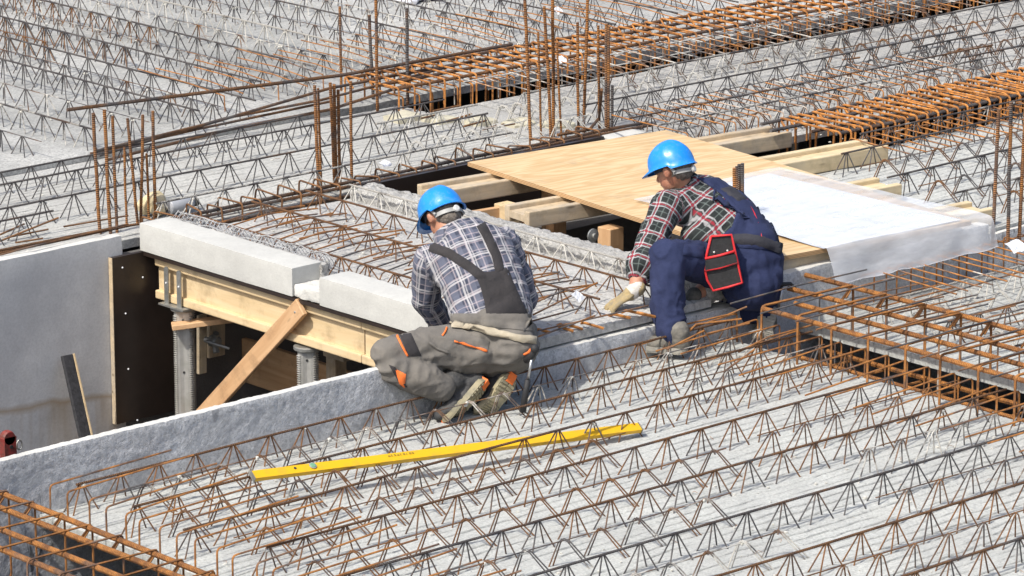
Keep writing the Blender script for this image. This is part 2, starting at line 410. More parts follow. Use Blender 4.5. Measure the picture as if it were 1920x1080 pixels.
def bars(par, lst, r, name='bar', m=None, color=(.75, 0), n=6):
    for p in lst:
        mb = MB(); mb.tube(p, r, n); o = mb.build(name, m or M_wire, None, color=(color[0]+(R()-.5)*.15, color[1]+(R()-.5)*.12, .6))
        if par: rel(o, par) if par.type == 'EMPTY' else setattr(o, 'parent', par)

# near field -----------------------------------------------------------------
near = slab('near_floor_slab', -3.68, .15, -5.4, -1.302, 0, M_near, .03, .0042, 'x', .0075, .058, .003, 3)
nearR = slab('near_floor_slab', .59, 4.2, -5.4, -1.302, 0, M_near, .04, .0055, 'x', .006, .047, .003, 13)
nearL = slab('near_floor_slab', -7.5, -4.42, -5.4, -1.302, 0, M_near, .06, .012, 'x', .005, .05, .003, 23)
slab('near_floor_slab', -9, 12, -7, -5.42, 0, M_near, .1, .05, None, seed=33)
rusty, brown, steelc, cem, mixed = (.62, .02), (.50, .0), (.28, .05), (.40, .62), (.48, .30)
for y, t in ((-1.385, (.56, 0)), (-1.765, (.60, .02)), (-2.12, (.60, .04)), (-2.50, (.52, .02)), (-2.945, (.48, .02)), (-3.41, (.30, .04)), (-3.87, (.60, .20)), (-4.33, (.5, .1)), (-4.8, (.5, .1))):
    girder(near, 'x', y, -3.60+R()*.12, .12 + (.22*R() if y < -1.7 else 0), 0, 1, t)
for y, a, b, k, t in ((-1.56, -3.5, -1.35, 2, (.46, .42)), (-1.58, -1.3, .1, 3, (.46, .46)), (-1.93, -3.5, -2.1, 2, (.52, .30)), (-1.95, -.95, .1, 3, (.50, .38)), (-2.31, -3.5, -1.45, 2, (.56, .24)), (-2.74, -3.5, -1.3, 2, (.56, .18)),
                      (-2.72, -1.1, .12, 3, (.56, .26)), (-3.17, -3.3, -1.7, 2, (.44, .36)), (-3.15, -.95, .1, 3, (.40, .44)), (-3.64, -2.9, -1.9, 2, (.40, .50)), (-3.62, -1.35, .1, 3, (.5, .35)), (-4.1, -2.5, .1, 3, (.52, .3))):
    girder(near, 'x', y, a, b, 0, k, t)
for y, k, t in ((-1.62, 1, cem), (-1.85, 2, cem), (-2.05, 1, mixed), (-2.3, 2, cem), (-2.52, 1, steelc), (-2.75, 2, cem), (-3.0, 1, steelc), (-3.3, 2, mixed), (-3.6, 1, brown), (-4.0, 1, brown)):
    girder(nearR, 'x', y, .68+R()*.1, 4.1, 0, k, t)

# upper floor level z = .2 ------------------------------------------------------
L0 = .2
land = slab('landing_slab', -1.06, .06, -1.275, 1.268, L0, M_land, .012, .02, 'y', .005, .05, .004, 41, .045)
strip = slab('strip_floor_slab', -3.2, 1.62, 1.35, 2.70, L0, M_strip, .03, .005, 'x', .0065, .05, .004, 51)
stripR = slab('right_floor_slab', 1.95, 9.5, .78, 2.46, L0, M_farx, .04, .012, 'x', .004, .06, .006, 61)
stripM = slab('right_floor_slab', 1.64, 1.935, 1.36, 2.46, L0, M_farx, .03, .015, None, .004, .06, .006, 62)
stripS = slab('right_floor_slab', 1.95, 9.5, -1.262, .26, L0, M_near, .04, .008, 'x', .005, .05, .005, 71)
field = slab('far_floor_slab', -3.2, 9.5, 2.86, 9.5, L0, M_far, .04, .04, None, lump=.010, seed=81)
slab('far_floor_slab', -9, -3.22, 1.35, 11, L0, M_far, .1, .1, None, seed=91)
slab('far_floor_slab', -3.2, 12, 9.52, 11, L0, M_far, .1, .1, None, seed=92)
slab('far_floor_slab', 9.52, 12, -5.4, 9.5, L0, M_far, .1, .1, None, seed=93)
for x, k, t, a in ((-1.75, 1, steelc, 2.9), (-1.35, 2, mixed, 2.9), (-1.0, 1, steelc, 2.9), (-.62, 2, (.55, .2), 2.9), (-.275, 1, (.25, .45), 2.92), (.06, 2, (.52, .3), 2.9), (.395, 1, (.2, .15), 2.9), (.585, 2, (.3, .2), 2.95), (.77, 1, (.2, .2), 2.9),
                   (1.10, 1, (.2, .3), 3.25), (1.32, 2, (.45, .3), 3.05), (1.57, 1, (.25, .4), 3.35), (1.82, 2, (.45, .35), 3.1), (2.08, 1, (.3, .6), 3.1), (2.33, 2, (.5, .3), 3.2), (2.60, 1, (.3, .35), 3.2), (2.85, 2, (.45, .4), 3.1),
                   (3.105, 1, (.25, .4), 3.1), (3.35, 2, mixed, 3.1), (3.6, 1, steelc, 3.1), (3.85, 2, mixed, 3.1), (4.1, 1, steelc, 3.1), (4.6, 1, steelc, 3.1), (5.1, 1, cem, 3.1), (5.6, 1, cem, 3.1)):
    e = 7.6 if x < 3 else 5.6
    girder(field, 'y', x, a, e, L0, 1 if k == 1 else 4, t if k == 1 else (.36, t[1]+.1), h=.115 if k == 1 else .105)
for i, (x, y0, y1) in enumerate(((.75, 6.0, 7.5), (1.0, 5.6, 7.2), (1.45, 5.9, 7.4))):
    girder(field, 'y', x+.12, y0-1.1, y1-.6, L0, 4, (.72, .0))
for y, x0, x1, k, t in ((2.47, -2.2, .75, 1, steelc), (2.26, -2.6, 1.55, 1, steelc), (2.05, .9, 1.6, 1, cem), (1.85, -2.2, 1.5, 1, (.3, .1)), (1.66, -3.0, -1.45, 1, steelc), (1.44, -1.0, 1.3, 1, (.30, .50)), (1.62, .75, 1.6, 2, cem)):
    girder(strip, 'x', y, x0, x1, L0, k, t)
for y, x0, x1, k, t in ((2.10, 1.97, 4.6, 1, (.3, .5)), (2.25, 2.5, 5.6, 2, mixed), (2.05, 4.2, 9.3, 1, steelc), (1.88, 2.0, 4.1, 2, (.35, .5)), (1.66, 2.0, 5.0, 1, (.25, .15)), (1.80, 3.9, 9, 2, (.58, .1)), (1.46, 2.0, 4.6, 2, steelc),
                        (1.51, 4.4, 9.3, 1, (.2, .1)), (1.27, 1.97, 4.8, 1, (.45, .3)), (1.33, 4.5, 8, 2, (.55, .1)), (1.14, 4.4, 9, 1, steelc), (1.05, 1.97, 4.6, 1, (.3, .45)), (.93, 2.0, 5.2, 2, (.5, .2)), (.98, 4.9, 8.6, 2, (.6, .05))):
    girder(stripR, 'x', y, x0, x1, L0, k, t)
for y in (1.95, 1.75, 1.5): girder(stripM, 'x', y, 1.66, 1.93, L0, 2, cem, pitch=.1)
for y, x0, x1, k, t in ((.20, 2.6, 9, 1, (.3, .35)), (-.025, 2.2, 9, 1, (.35, .3)), (-.27, 2.1, 8, 2, (.54, .1)), (-.53, 2.0, 8, 1, (.25, .2)), (-.75, 2.0, 7, 2, (.52, .15)), (-.975, 2.0, 7, 1, (.3, .45)), (-1.14, 2.1, 7, 2, (.55, .2))):
    girder(stripS, 'x', y, x0, x1, L0, k, t)
for x, y0, y1, t in ((-.94, -1.1, 1.22, (.62, .25)), (-.56, -1.2, 1.25, (.62, .25)), (-.235, -1.22, 1.25, (.60, .30)), (.0, -1.2, 1.2, (.45, .60))):
    girder(land, 'y', x, y0, y1, L0, 1, t, h=.085)

# recessed joint between strip and far field, ends of bars in it
mb = MB(); mb.box(-3.2, 1.25, 2.705, 2.855, .08, .172); o = mb.build('joint_recess', M_far, None); struct(o)

# crumbs of concrete and bits of tie wire: nobody could count them
mb = MB(); wire = MB()
for (x0, x1, y0, y1, z, n) in ((-3.6, .1, -4.6, -1.35, 0, 420), (.62, 3, -4, -1.35, 0, 120), (-2.6, 1.6, 1.4, 2.68, .2, 160), (-1.0, .0, -1.2, 1.2, .2, 160), (-2, 3, 2.9, 6, .2, 260), (2, 5, -1.2, 2.4, .2, 200)):
    for k in range(n):
        x, y = x0+(x1-x0)*R(), y0+(y1-y0)*R(); r = .0025+.005*R()**3
        mb.ell((x, y, z+.002), (r*(1+R()), r*(1+R()), r), None, 5, 3)
        if k % 9 == 0:
            a = R()*6.3; L = .02+.03*R(); wire.tube([(x, y, z+.004), (x+L*math.cos(a)*.5, y+L*math.sin(a)*.5, z+.008+.006*R()), (x+L*math.cos(a+.5), y+L*math.sin(a+.5), z+.004)], .0009, 3, False)
tag(mb.build('concrete_crumbs', M_lump), 'small concrete crumbs scattered over the slabs', 'debris', None, 'stuff')
tag(wire.build('tie_wire_bits', M_wire, color=(.7, 0, .5)), 'short bits of tie wire scattered over the slabs', 'wire', None, 'stuff')

# walls --------------------------------------------------------------------------
def wall(label, lo, hi, mats, step, amp=.004, rnd=.012, seed=1, cat='wall', fine=0., name='concrete_wall', nscale=.15):
    me = gridbox(lo, hi, step, amp, rnd, nscale, seed, mats[0], name, fine)
    if len(mats) > 1:
        me.materials.append(mats[1])
        for p in me.polygons:
            if p.normal.z > .75 and p.center.z > hi[2]-.03: p.material_index = 1
    return tag(link(me, name), label, cat)
wall('long rough grey upstand wall with pale chipped top beside the near slab', (-7.5, -1.30, -.6), (-1.19, -1.255, .25), (M_upstand, M_walltop), (.012, .02, .012), .0020, .008, 3, fine=.0024)
wall('low rough wall under the front edge of the landing slab', (-1.187, -1.30, -.6), (.20, -1.18, .143), (M_upstand, M_walltop), (.03, .03, .02), .004, .010, 5, fine=.0015)
wall('rough grey wall below the plywood sheet and plastic film', (.205, -1.30, -.6), (1.90, -1.20, .235), (M_upstand, M_walltop), (.03, .03, .02), .004, .010, 7, fine=.002)
wall('low rough wall right of the film behind the rebar hooks', (1.905, -1.30, -.6), (9.5, -1.268, .18), (M_upstand, M_walltop), (.05, .03, .03), .004, .01, 9)
wall('smooth stained grey stairwell wall at the far left', (-7.5, 1.268, -3.08), (-1.33, 1.345, .245), (M_stair, M_walltop), (.04, .03, .06), .0025, .014, 11)
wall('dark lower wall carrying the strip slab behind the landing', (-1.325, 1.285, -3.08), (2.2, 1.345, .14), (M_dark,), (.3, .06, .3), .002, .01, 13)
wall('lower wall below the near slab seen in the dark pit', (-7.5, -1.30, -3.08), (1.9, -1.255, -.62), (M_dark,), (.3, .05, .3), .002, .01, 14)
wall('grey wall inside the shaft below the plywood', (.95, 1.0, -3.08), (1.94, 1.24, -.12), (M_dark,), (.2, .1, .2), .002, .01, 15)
wall('pale grey shaft wall under the right slab edge', (1.905, -1.19, -3.08), (1.945, 1.36, .19), (M_stair,), (.05, .2, .3), .002, .01, 16)
wall('grey block wall seen through the gap beside the plywood', (.75, -1.19, -1.2), (.98, -.35, -.02), (M_stair,), (.05, .1, .1), .003, .01, 17)
# white corner block
wall('small white concrete corner block behind the plywood sheet', (1.77, 1.20, .12), (2.04, 1.34, .245), (M_curb,), (.03, .03, .03), .004, .01, 18, cat='concrete block', name='concrete_block')
# cream broken edge between strip and right slab
for k in range(5):
    q = G0 = (1.30+.13*k, 2.42-.16*k)
    me = gridbox((q[0], q[1]-.09, .16), (q[0]+.16, q[1]+.05, .232-.004*k), (.02, .02, .02), .010, .012, .08, 20+k, M_foam, 'broken_render')
    o = link(me, 'broken_render'); tag(o, ['far left', 'second', 'middle', 'fourth', 'near right'][k]+' cream chunk of broken concrete along the joint behind the centre bars', 'concrete chunk', 'cream broken edge pieces')

# landing: curb pieces and ridge are cast with it
def part_mesh(par, name, lo, hi, step, amp, rnd, ns, seed, mat, fine=0):
    return link(gridbox(lo, hi, step, amp, rnd, ns, seed, mat, name, fine), name, par)
part_mesh(land, 'curb', (-1.24, .115, .155), (-1.063, 1.262, .292), (.02, .03, .02), .0012, .006, .2, 31, M_curb)
part_mesh(land, 'curb', (-1.24, -1.26, .155), (-1.063, -.075, .288), (.02, .03, .02), .0012, .006, .2, 32, M_curb)
part_mesh(land, 'notch_mortar', (-1.232, -.073, .155), (-1.063, .113, .215), (.012, .012, .012), .006, .008, .05, 33, M_walltop, .003)
part_mesh(land, 'rough_ridge', (.045, -1.262, .158), (.205, 1.262, .258), (.008, .012, .012), .010, .03, .07, 34, M_ridge, .007)
part_mesh(land, 'ragged_edge', (-1.075, .1, .17), (-1.035, 1.25, .285), (.012, .012, .012), .008, .01, .03, 35, M_ridge, .006)
# soffit board below the curb
mb = MB(); mb.box(-1.235, .04, -1.24, 1.25, .135, .152); tag(mb.build('soffit_board', M_film), 'thin dark form board under the landing slab', 'form board')

# crumpled expanded metal strip along the curb
mb = MB()
for j, (x, z) in enumerate(((-1.045, .292), (-1.02, .318), (-.985, .285), (-1.0, .25), (-.955, .235))):
    pts = [(x+.012*vn(i*.35, j)+.0, 1.25-i*.03, z+.012*float(vn(i*.3, j+5))) for i in range(39)]
    mb.tube([(float(a), b, float(c)) for a, b, c in pts], .0022, 4)
for i in range(78):
    y = 1.25-i*.0147; s = 1 if i % 2 else -1
    mb.tube([(-1.045, y, .288), (-1.02+.006*R(), y+.01*s, .318), (-.985, y-.012*s, .285), (-.955, y+.01*s, .232)], .0014, 4)
o = mb.build('expanded_metal', M_wiremesh); tag(o, 'crumpled bright expanded metal strip along the inner side of the curb', 'metal mesh')

ORD = ['first', 'second', 'third', 'fourth', 'fifth', 'sixth', 'seventh', 'eighth', 'ninth', 'tenth', 'eleventh']
# ---------------------------------------------------------------- reinforcement
def stirrup_pts(w_, h, hook=.07, flip=1):
    """closed link in the local x (width) / z plane, origin top left"""
    return fillet([(w_-.05, 0, -.055), (w_, 0, 0), (0, 0, 0), (0, 0, -h), (w_, 0, -h), (w_, .004, .0), (w_-hook, .004, -.06)], .022)
def cage(label, axis, c0, c1, a0, a1, ztop, h, tops, bots, sp, r_bar, r_st, colb, cols, extra=(), jitter=.01):
    root = empty('rebar_cage', (c0 if axis == 'y' else a0, a0 if axis == 'y' else c0, ztop-h), label=label, cat='rebar cage')
    def P(c, a, z): return (c, a, z) if axis == 'y' else (a, c, z)
    for c, dz, e0, e1 in tops:
        mb = MB(); m = 7
        mb.tube([P(c+(R()-.5)*.006, a0-e0+(a1+e1-a0+e0)*i/m, ztop-r_bar-.004+dz+(R()-.5)*.006) for i in range(m+1)], r_bar, 8)
        rel(mb.build('long_bar', M_bar, color=(colb[0]+(R()-.5)*.1, colb[1], colb[2])), root)
    for c in bots:
        mb = MB(); mb.tube([P(c, a0, ztop-h+.02), P(c, a1, ztop-h+.02)], r_bar, 6)
        rel(mb.build('long_bar', M_bar, color=colb), root)
    mb = MB(); mb.tube(stirrup_pts(c1-c0, h), r_st, 5); me = mb.mesh('stirrup', M_wire)
    n = int((a1-a0)/sp)
    for i in range(n+1):
        o = link(me, 'stirrup', None, (cols[0]+(R()-.5)*.12, cols[1]+(R()-.5)*.1, cols[2]))
        a = a0+i*sp+(R()-.5)*jitter*2
        M = Matrix.Translation(P(c0, a, ztop+(R()-.5)*.006)) @ Matrix.Rotation((R()-.5)*.12, 4, 'Z')
        if axis == 'x': M = M @ Matrix.Rotation(math.pi/2, 4, 'Z')
        o.matrix_world = M; o.parent = root; o.matrix_parent_inverse = root.matrix_basis.inverted()
    return root
RC = cage('heavy orange rebar cage over the dark slot right of the navy worker', 'y', .065, .64, -4.6, -1.47, .222, .36,
     ((.64, 0, 0, .18), (.42, 0, 0, .06), (.295, -.016, 0, -.10), (.075, 0, 0, -.12)), (.08, .25, .45, .62), .215, .0122, .0062, (.68, -.02, .95), (.66, -.03, .6))
LC = cage('rusty rebar cage in the lower left corner over the open slot', 'y', -4.33, -3.88, -4.6, -1.26, .155, .36,
     ((-3.90, 0, 0, .1), (-4.0, 0, 0, .25), (-4.16, 0, 0, .25), (-4.29, 0, 0, .1)), (-4.29, -4.0), .19, .0120, .0046, (.66, .02, .9), (.60, .0, .5))
UC = cage('long dense orange rebar cage across the top of the slab field', 'x', 2.52, 2.96, 1.45, 9.0, .345, .42,
     ((2.95, 0, .0, 0), (2.83, .0, 0, 0), (2.70, 0, 0, 0), (2.56, 0, .0, 0)), (2.55, 2.9), .112, .0095, .0055, (.58, .0, .3), (.70, -.05, .95), jitter=.008)
MC = cage('bright orange rebar cage right of the plywood beyond the timbers', 'x', .26, .72, 2.50, 7.0, .325, .34,
     ((.71, 0, .12, 0), (.56, 0, .2, 0), (.42, 0, .05, 0), (.29, 0, 0, 0)), (.30, .68), .082, .0095, .0060, (.36, .0, .1), (.75, -.06, 1.0), jitter=.01)
for i in range(56):                       # second, inner set of links in the bright cage
    a = 2.53+i*.079+R()*.02; mb = MB(); mb.tube(fillet([(a, .34, .20), (a, .33, .315), (a+.01, .62, .318), (a+.02, .63, .20)], .03), .0055, 5)
    rel(mb.build('stirrup', M_wire, color=(.74, -.06, 1)), MC)
cageL = empty('rebar_bundle', (.2, 1.33, L0), label='flat rusty rebar bundle with small links behind the landing and black board', cat='rebar bundle')
for dy, z in ((.0, .295), (.05, .30), (.10, .285), (.03, .235), (.09, .24)):
    mb = MB(); mb.tube([(-1.15+.3*i+.05*R(), 1.30+dy+(R()-.5)*.012, z+(R()-.5)*.008-.05) for i in range(12)], .0085, 7)
    rel(mb.build('long_bar', M_bar, color=(.50, .03)), cageL)
mb = MB(); mb.tube(fillet([(0, 0, -.12), (0, 0, 0), (0, .17, 0), (0, .17, -.12)], .02), .0052, 5); me = mb.mesh('link_bar', M_wire)
for i in range(24):
    o = link(me, 'link_bar', None, (.66+(R()-.5)*.1, 0)); x = -1.1+i*.125+(R()-.5)*.02
    o.matrix_world = Matrix.Translation((x, 1.275+R()*.02, .262+.012*R())) @ Matrix.Rotation((R()-.5)*.5, 4, 'Z') @ Matrix.Rotation((R()-.5)*.3, 4, 'X'); o.parent = cageL; o.matrix_parent_inverse = cageL.matrix_basis.inverted()

def hairpins(par, n, start, stepv, pts, r, color, name='u_bar', jit=.012):
    mb = MB(); mb.tube(fillet(pts, .02), r, 5); me = mb.mesh(name, M_wire)
    for i in range(n):
        o = link(me, name, None, (color[0]+(R()-.5)*.16, color[1]+(R()-.5)*.16, .75))
        p = V(start)+V(stepv)*i+V(((R()-.5)*jit, (R()-.5)*jit*3, (R()-.5)*.006))
        o.matrix_world = Matrix.Translation(p) @ Matrix.Rotation((R()-.5)*.07, 4, 'Z') @ Matrix.Rotation((R()-.5)*.05, 4, 'Y')
        o.parent = par; o.matrix_parent_inverse = par.matrix_basis.inverted()
def mat_root(label, loc, cat='rebar row'): return empty('rebar_row', loc, label=label, cat=cat)
# orange hooks behind RC along the wall (right edge)
h1 = mat_root('row of orange hooked bars in front of the rough wall under the film', (1.0, -1.33, 0))
hairpins(h1, 26, (1.05, -1.335, .165), (.085, 0, 0), [(0, 0, -.16), (0, 0, 0), (0, -.52, -.01)], .0042, (.60, .28))
bars(h1, [[(.95, -1.36, .158), (2.2, -1.365, .158), (3.6, -1.36, .158)], [(.8, -1.78, .13), (2.2, -1.75, .15), (3.6, -1.75, .14)]], .0042, color=(.55, .2))
# hooks along both long sides of RC
h2 = mat_root('grey and rusty hooked bars reaching right from the orange cage', (.7, -1.45, 0))
hairpins(h2, 28, (.60, -1.42, .135), (0, -.11, 0), [(0, 0, -.34), (0, 0, 0), (.60, .0, -.005)], .0042, (.52, .36))
for i in range(15):
    y = -1.52-i*.2+R()*.06; bars(h2, [[(-.10+R()*.1, y, .236), (.35, y+.01, .240), (.72+R()*.12, y+.02*R(), .236)]], .0042, color=(.42, .05))
h3 = mat_root('orange hooked bars reaching left over the near slab from the cage', (0, -1.4, 0))
hairpins(h3, 26, (.13, -1.38, .135), (0, -.13, 0), [(.0, 0, -.22), (0, 0, 0), (-.62, .01, -.03)], .0042, (.62, .16))
h4 = mat_root('rusty hooked bars reaching right over the near slab from the corner cage', (-3.6, -1.4, 0))
hairpins(h4, 24, (-3.66, -1.36, .12), (0, -.115, 0), [(0, 0, -.13), (0, 0, 0), (.62, .01, .02)], .0042, (.60, .16))
# pale bars beyond UC and before it
h5 = mat_root('pale cement coated bars along the near side of the far orange cage', (1.5, 2.6, L0))
hairpins(h5, 64, (1.5, 2.53, .29), (.098, 0, 0), [(0, 0, -.40), (0, 0, 0), (0, .33, 0)], .0050, (.70, -.05))
hairpins(h5, 62, (1.95, 2.62, .325), (.098, 0, 0), [(0, 0, -.16), (0, 0, 0), (0, -.50, -.015)], .0036, (.50, .40))
bars(h5, [[(1.9, 2.5, .318), (4, 2.505, .315), (8, 2.5, .318)], [(1.9, 2.30, .31), (4, 2.30, .305), (8, 2.3, .31)]], .0045, color=(.3, .5))
h6 = mat_root('thin yellowish bars lying over the girders behind the far cage', (1.0, 3.3, L0))
for i in range(34):
    x = .75+i*.115+R()*.06; y = 3.02+R()*.25
    bars(h6, [[(x, y+.62+R()*.2, .315+R()*.02), (x, y+.3, .325), (x, y, .305)]], .0036, color=(.68, .20))
    if i % 3 == 0: bars(h6, [[(x, y, .305), (x, y-.005, .22)]], .0036, color=(.68, .1))
h7 = mat_root('row of pale hooked bars over the girders beyond the bright orange cage', (2.0, 1.0, L0))
hairpins(h7, 27, (1.98, .86, .305), (.088, 0, 0), [(0, 0, -.10), (0, 0, 0), (0, .56, .005)], .0038, (.55, .40))
h8 = mat_root('row of pale hooked bars on the near side of the bright orange cage', (2.5, .2, L0))
hairpins(h8, 44, (2.58, .262, .285), (.092, 0, 0), [(0, 0, -.30), (0, 0, 0), (0, -.44, -.01)], .0042, (.64, .20))
bars(h8, [[(2.5, .235, .278), (4.5, .235, .275), (6.6, .235, .278)]], .0042, color=(.35, .3))
h9 = mat_root('comb of dark bent bars laid across the landing from the curb', (-.9, .5, L0))
for i in range(24):
    y = 1.08-i*.088+R()*.02; x0 = -.93+R()*.04; L = .42+R()*.22
    if y > -1.15:
        bars(h9, [fillet([(x0-.02, y, .215), (x0, y, .262), (x0+L*.5, y+.01, .285-.01*R()), (x0+L, y+.01+.03*(R()-.5), .262)], .03)], .0038, color=(.48+.16*R(), .2*R()))
for i in range(8):
    y = .95-i*.26; bars(h9, [[(-.80+R()*.1, y, .235), (-.35+.1*R(), y+.01, .238)]], .004, color=(.7, 0))
for a in ([(-0.983, -1.264, 0.235), (-0.342, -1.282, 0.235)], [(-0.96, -1.17, 0.25), (-0.624, -1.151, 0.25)], [(-1.177, -1.392, 0.25), (-0.672, -1.288, 0.25)], [(-0.884, -1.121, 0.26), (-0.38, -0.993, 0.29)], [(-0.821, -0.999, 0.26), (-0.543, -0.958, 0.28)]):
    bars(h9, [a], .0042, color=(.5, .15))
# bars resting in the near corners
h10 = mat_root('loose rusty bars over the girders beside the kneeling navy worker', (0, -1.5, 0))
for a in ([(-0.225, -1.343, 0.13), (0.034, -1.409, 0.15), (0.115, -1.446, 0.18)], [(-0.186, -1.496, 0.12), (0.029, -1.549, 0.14)], [(-0.248, -1.415, 0.1), (-0.186, -1.428, 0.15), (0.002, -1.525, 0.16)], [(-0.239, -1.75, 0.1), (-0.073, -1.766, 0.14), (0.248, -1.782, 0.15)], [(-0.442, -1.872, 0.08), (-0.257, -1.866, 0.14)], [(-0.468, -1.534, 0.11), (-0.234, -1.527, 0.15)]):
    bars(h10, [a], .0045, color=(.64, .1))
# long loose bars at the left end of the far cage
ll = empty('rebar_bundle', (.2, 2.8, L0), label='long ribbed bars running out left from the far orange cage', cat='rebar bundle')
for a, r in (([(-0.441, 2.677, 0.27), (0.316, 2.72, 0.29), (1.146, 2.719, 0.36), (1.491, 2.774, 0.345)], .0085), ([(-0.444, 2.651, 0.25), (0.512, 2.834, 0.27), (0.997, 2.628, 0.33), (2.307, 2.825, 0.34)], .0075), ([(-0.433, 2.599, 0.235), (0.413, 2.71, 0.24), (1.098, 2.662, 0.26), (1.576, 2.608, 0.33)], .0085),
             ([(-0.421, 2.751, 0.24), (0.342, 2.799, 0.25), (1.138, 2.709, 0.29)], .007)):
    mb = MB(); mb.tube(a, r, 7); rel(mb.build('long_bar', M_bar, color=(.55, .05)), ll)
mb = MB(); mb.tube([(-0.376, 3.006, 0.42), (1.278, 2.787, 0.4), (2.588, 2.873, 0.375)], .0098, 8)
tag(mb.build('loose_rebar', M_bar, color=(.55, 0)), 'single long thick rusty bar with its free end at the upper left', 'rebar')
for i, (a, b) in enumerate([((-0.791, 3.03, 0.16), (-0.771, 2.917, 0.16)), ((-0.733, 2.947, 0.16), (-0.721, 2.872, 0.16)), ((-0.532, 2.981, 0.15), (-0.518, 2.889, 0.15)), ((-0.365, 3.015, 0.16), (-0.356, 2.91, 0.16)), ((0.339, 2.967, 0.15), (0.349, 2.857, 0.15)), ((0.418, 3.014, 0.15), (0.406, 2.907, 0.15)), ((0.554, 3.028, 0.15), (0.545, 2.917, 0.15)), ((0.691, 3.042, 0.15), (0.676, 2.918, 0.15)), ((0.824, 3.026, 0.15), (0.82, 2.908, 0.15)), ((0.935, 2.996, 0.15), (0.935, 2.892, 0.15)), ((1.218, 3.058, 0.15), (1.238, 2.969, 0.15))]):
    mb = MB(); mb.tube([a, b], .006, 6); tag(mb.build('bar_end', M_wire, color=(.85, -.1, 1)), (ORD+['twelfth'])[i]+' orange bar end from the left in the shaded slab joint', 'rebar', 'orange bar ends in the joint')
# bent hook bars on the landing's front edge
for i, (px) in enumerate([[(-0.854, -1.244, 0.19), (-0.944, -1.215, 0.225), (-0.92, -1.174, 0.2)], [(-0.841, -1.216, 0.16), (-0.923, -1.181, 0.185), (-0.932, -1.174, 0.19)], [(-0.791, -1.279, 0.2), (-0.845, -1.234, 0.225), (-0.803, -1.212, 0.22)], [(-0.738, -1.28, 0.2), (-0.81, -1.255, 0.23), (-0.842, -1.248, 0.225)], [(-0.662, -1.336, 0.2), (-0.723, -1.274, 0.225), (-0.725, -1.259, 0.22)], [(-0.454, -1.287, 0.2), (-0.517, -1.244, 0.22), (-0.5, -1.197, 0.2)], [(-0.368, -1.292, 0.2), (-0.456, -1.264, 0.23), (-0.473, -1.248, 0.22)], [(-0.336, -1.32, 0.19), (-0.415, -1.324, 0.22), (-0.42, -1.295, 0.22)]]):
    mb = MB(); mb.tube(fillet(px, .008, 2), .0068, 6)
    o = mb.build('hooked_bar_end', M_wire, color=(.85, -.1, 1)); tag(o, ['first', 'second', 'third', 'fourth', 'fifth', 'sixth', 'seventh', 'eighth'][i]+' orange hooked bar end from the left along the landing front edge', 'rebar', 'hooked bar ends at the landing edge')

# vertical starter bars
def starters(lst, where, group, r=.0095, cols=None):
    for i, (a, b) in enumerate(lst):
        rr = r[i] if isinstance(r, (list, tuple)) else r
        mb = MB(); m = 4; A_ = V(a); B_ = V(b); A_.z -= .05
        mb.tube([A_.lerp(B_, k/m)+V(((R()-.5)*.004, (R()-.5)*.004, 0)) for k in range(m+1)], rr, 8)
        tag(mb.build('starter_bar', M_bar, color=((cols[i] if cols else (.64+(R()-.5)*.08, .0))+(.65,))), ORD[i]+' upright bar from the left '+where, 'rebar', group)
starters([((-1.288, 1.506, 0.2), (-1.301, 1.518, 0.789)), ((-1.25, 1.472, 0.2), (-1.263, 1.484, 0.804)), ((-1.215, 1.468, 0.2), (-1.221, 1.474, 0.769)), ((-1.067, 1.588, 0.2), (-1.07, 1.591, 0.574)), ((-1.025, 1.55, 0.2), (-1.056, 1.578, 0.716)), ((-1.006, 1.562, 0.2), (-0.988, 1.546, 0.729)), ((-0.935, 1.584, 0.2), (-0.939, 1.588, 0.523)), ((-0.899, 1.58, 0.2), (-0.902, 1.583, 0.729))], 'in the cluster behind the curb end', 'starter bars behind the curb end',
         [.0085, .0085, .0075, .006, .0072, .0075, .006, .008], [(.55, .25), (.62, 0), (.56, .28), (.68, 0), (.55, 0), (.62, 0), (.66, 0), (.55, 0)])
starters([((0.036, 1.473, 0.2), (0.025, 1.483, 0.736)), ((0.068, 1.49, 0.2), (0.058, 1.499, 0.715)), ((0.167, 1.507, 0.2), (0.154, 1.519, 0.725)), ((0.19, 1.517, 0.2), (0.182, 1.524, 0.712)), ((0.216, 1.524, 0.2), (0.212, 1.528, 0.68)), ((0.216, 1.432, 0.2), (0.214, 1.434, 0.738))], 'in the tight cluster left of the black board', 'starter bars left of the black board', [.008, .0065, .008, .008, .008, .0075])
starters([((1.565, 1.588, 0.2), (1.538, 1.612, 1.017)), ((1.672, 1.626, 0.2), (1.659, 1.638, 0.758)), ((1.661, 1.535, 0.2), (1.633, 1.56, 0.909)), ((1.702, 1.564, 0.2), (1.697, 1.569, 1.003)), ((1.702, 1.498, 0.2), (1.68, 1.517, 0.717)), ((1.826, 1.504, 0.2), (1.818, 1.511, 0.807)), ((1.904, 1.551, 0.2), (1.918, 1.538, 0.922)), ((2.036, 1.569, 0.2), (2.028, 1.576, 0.752))], 'in the tall cluster behind the plywood sheet', 'tall starter bars behind the plywood', [.0085, .006, .008, .0085, .006, .0075, .008, .007])
starters([((1.975, 1.454, 0.2), (1.972, 1.456, 0.786)), ((1.985, 1.445, 0.2), (1.983, 1.447, 0.771)), ((1.997, 1.433, 0.2), (2.0, 1.43, 0.458))], 'at the white corner block', 'starter bars at the white corner block', .008, [(.45, .05), (.5, .05), (.3, .1)])
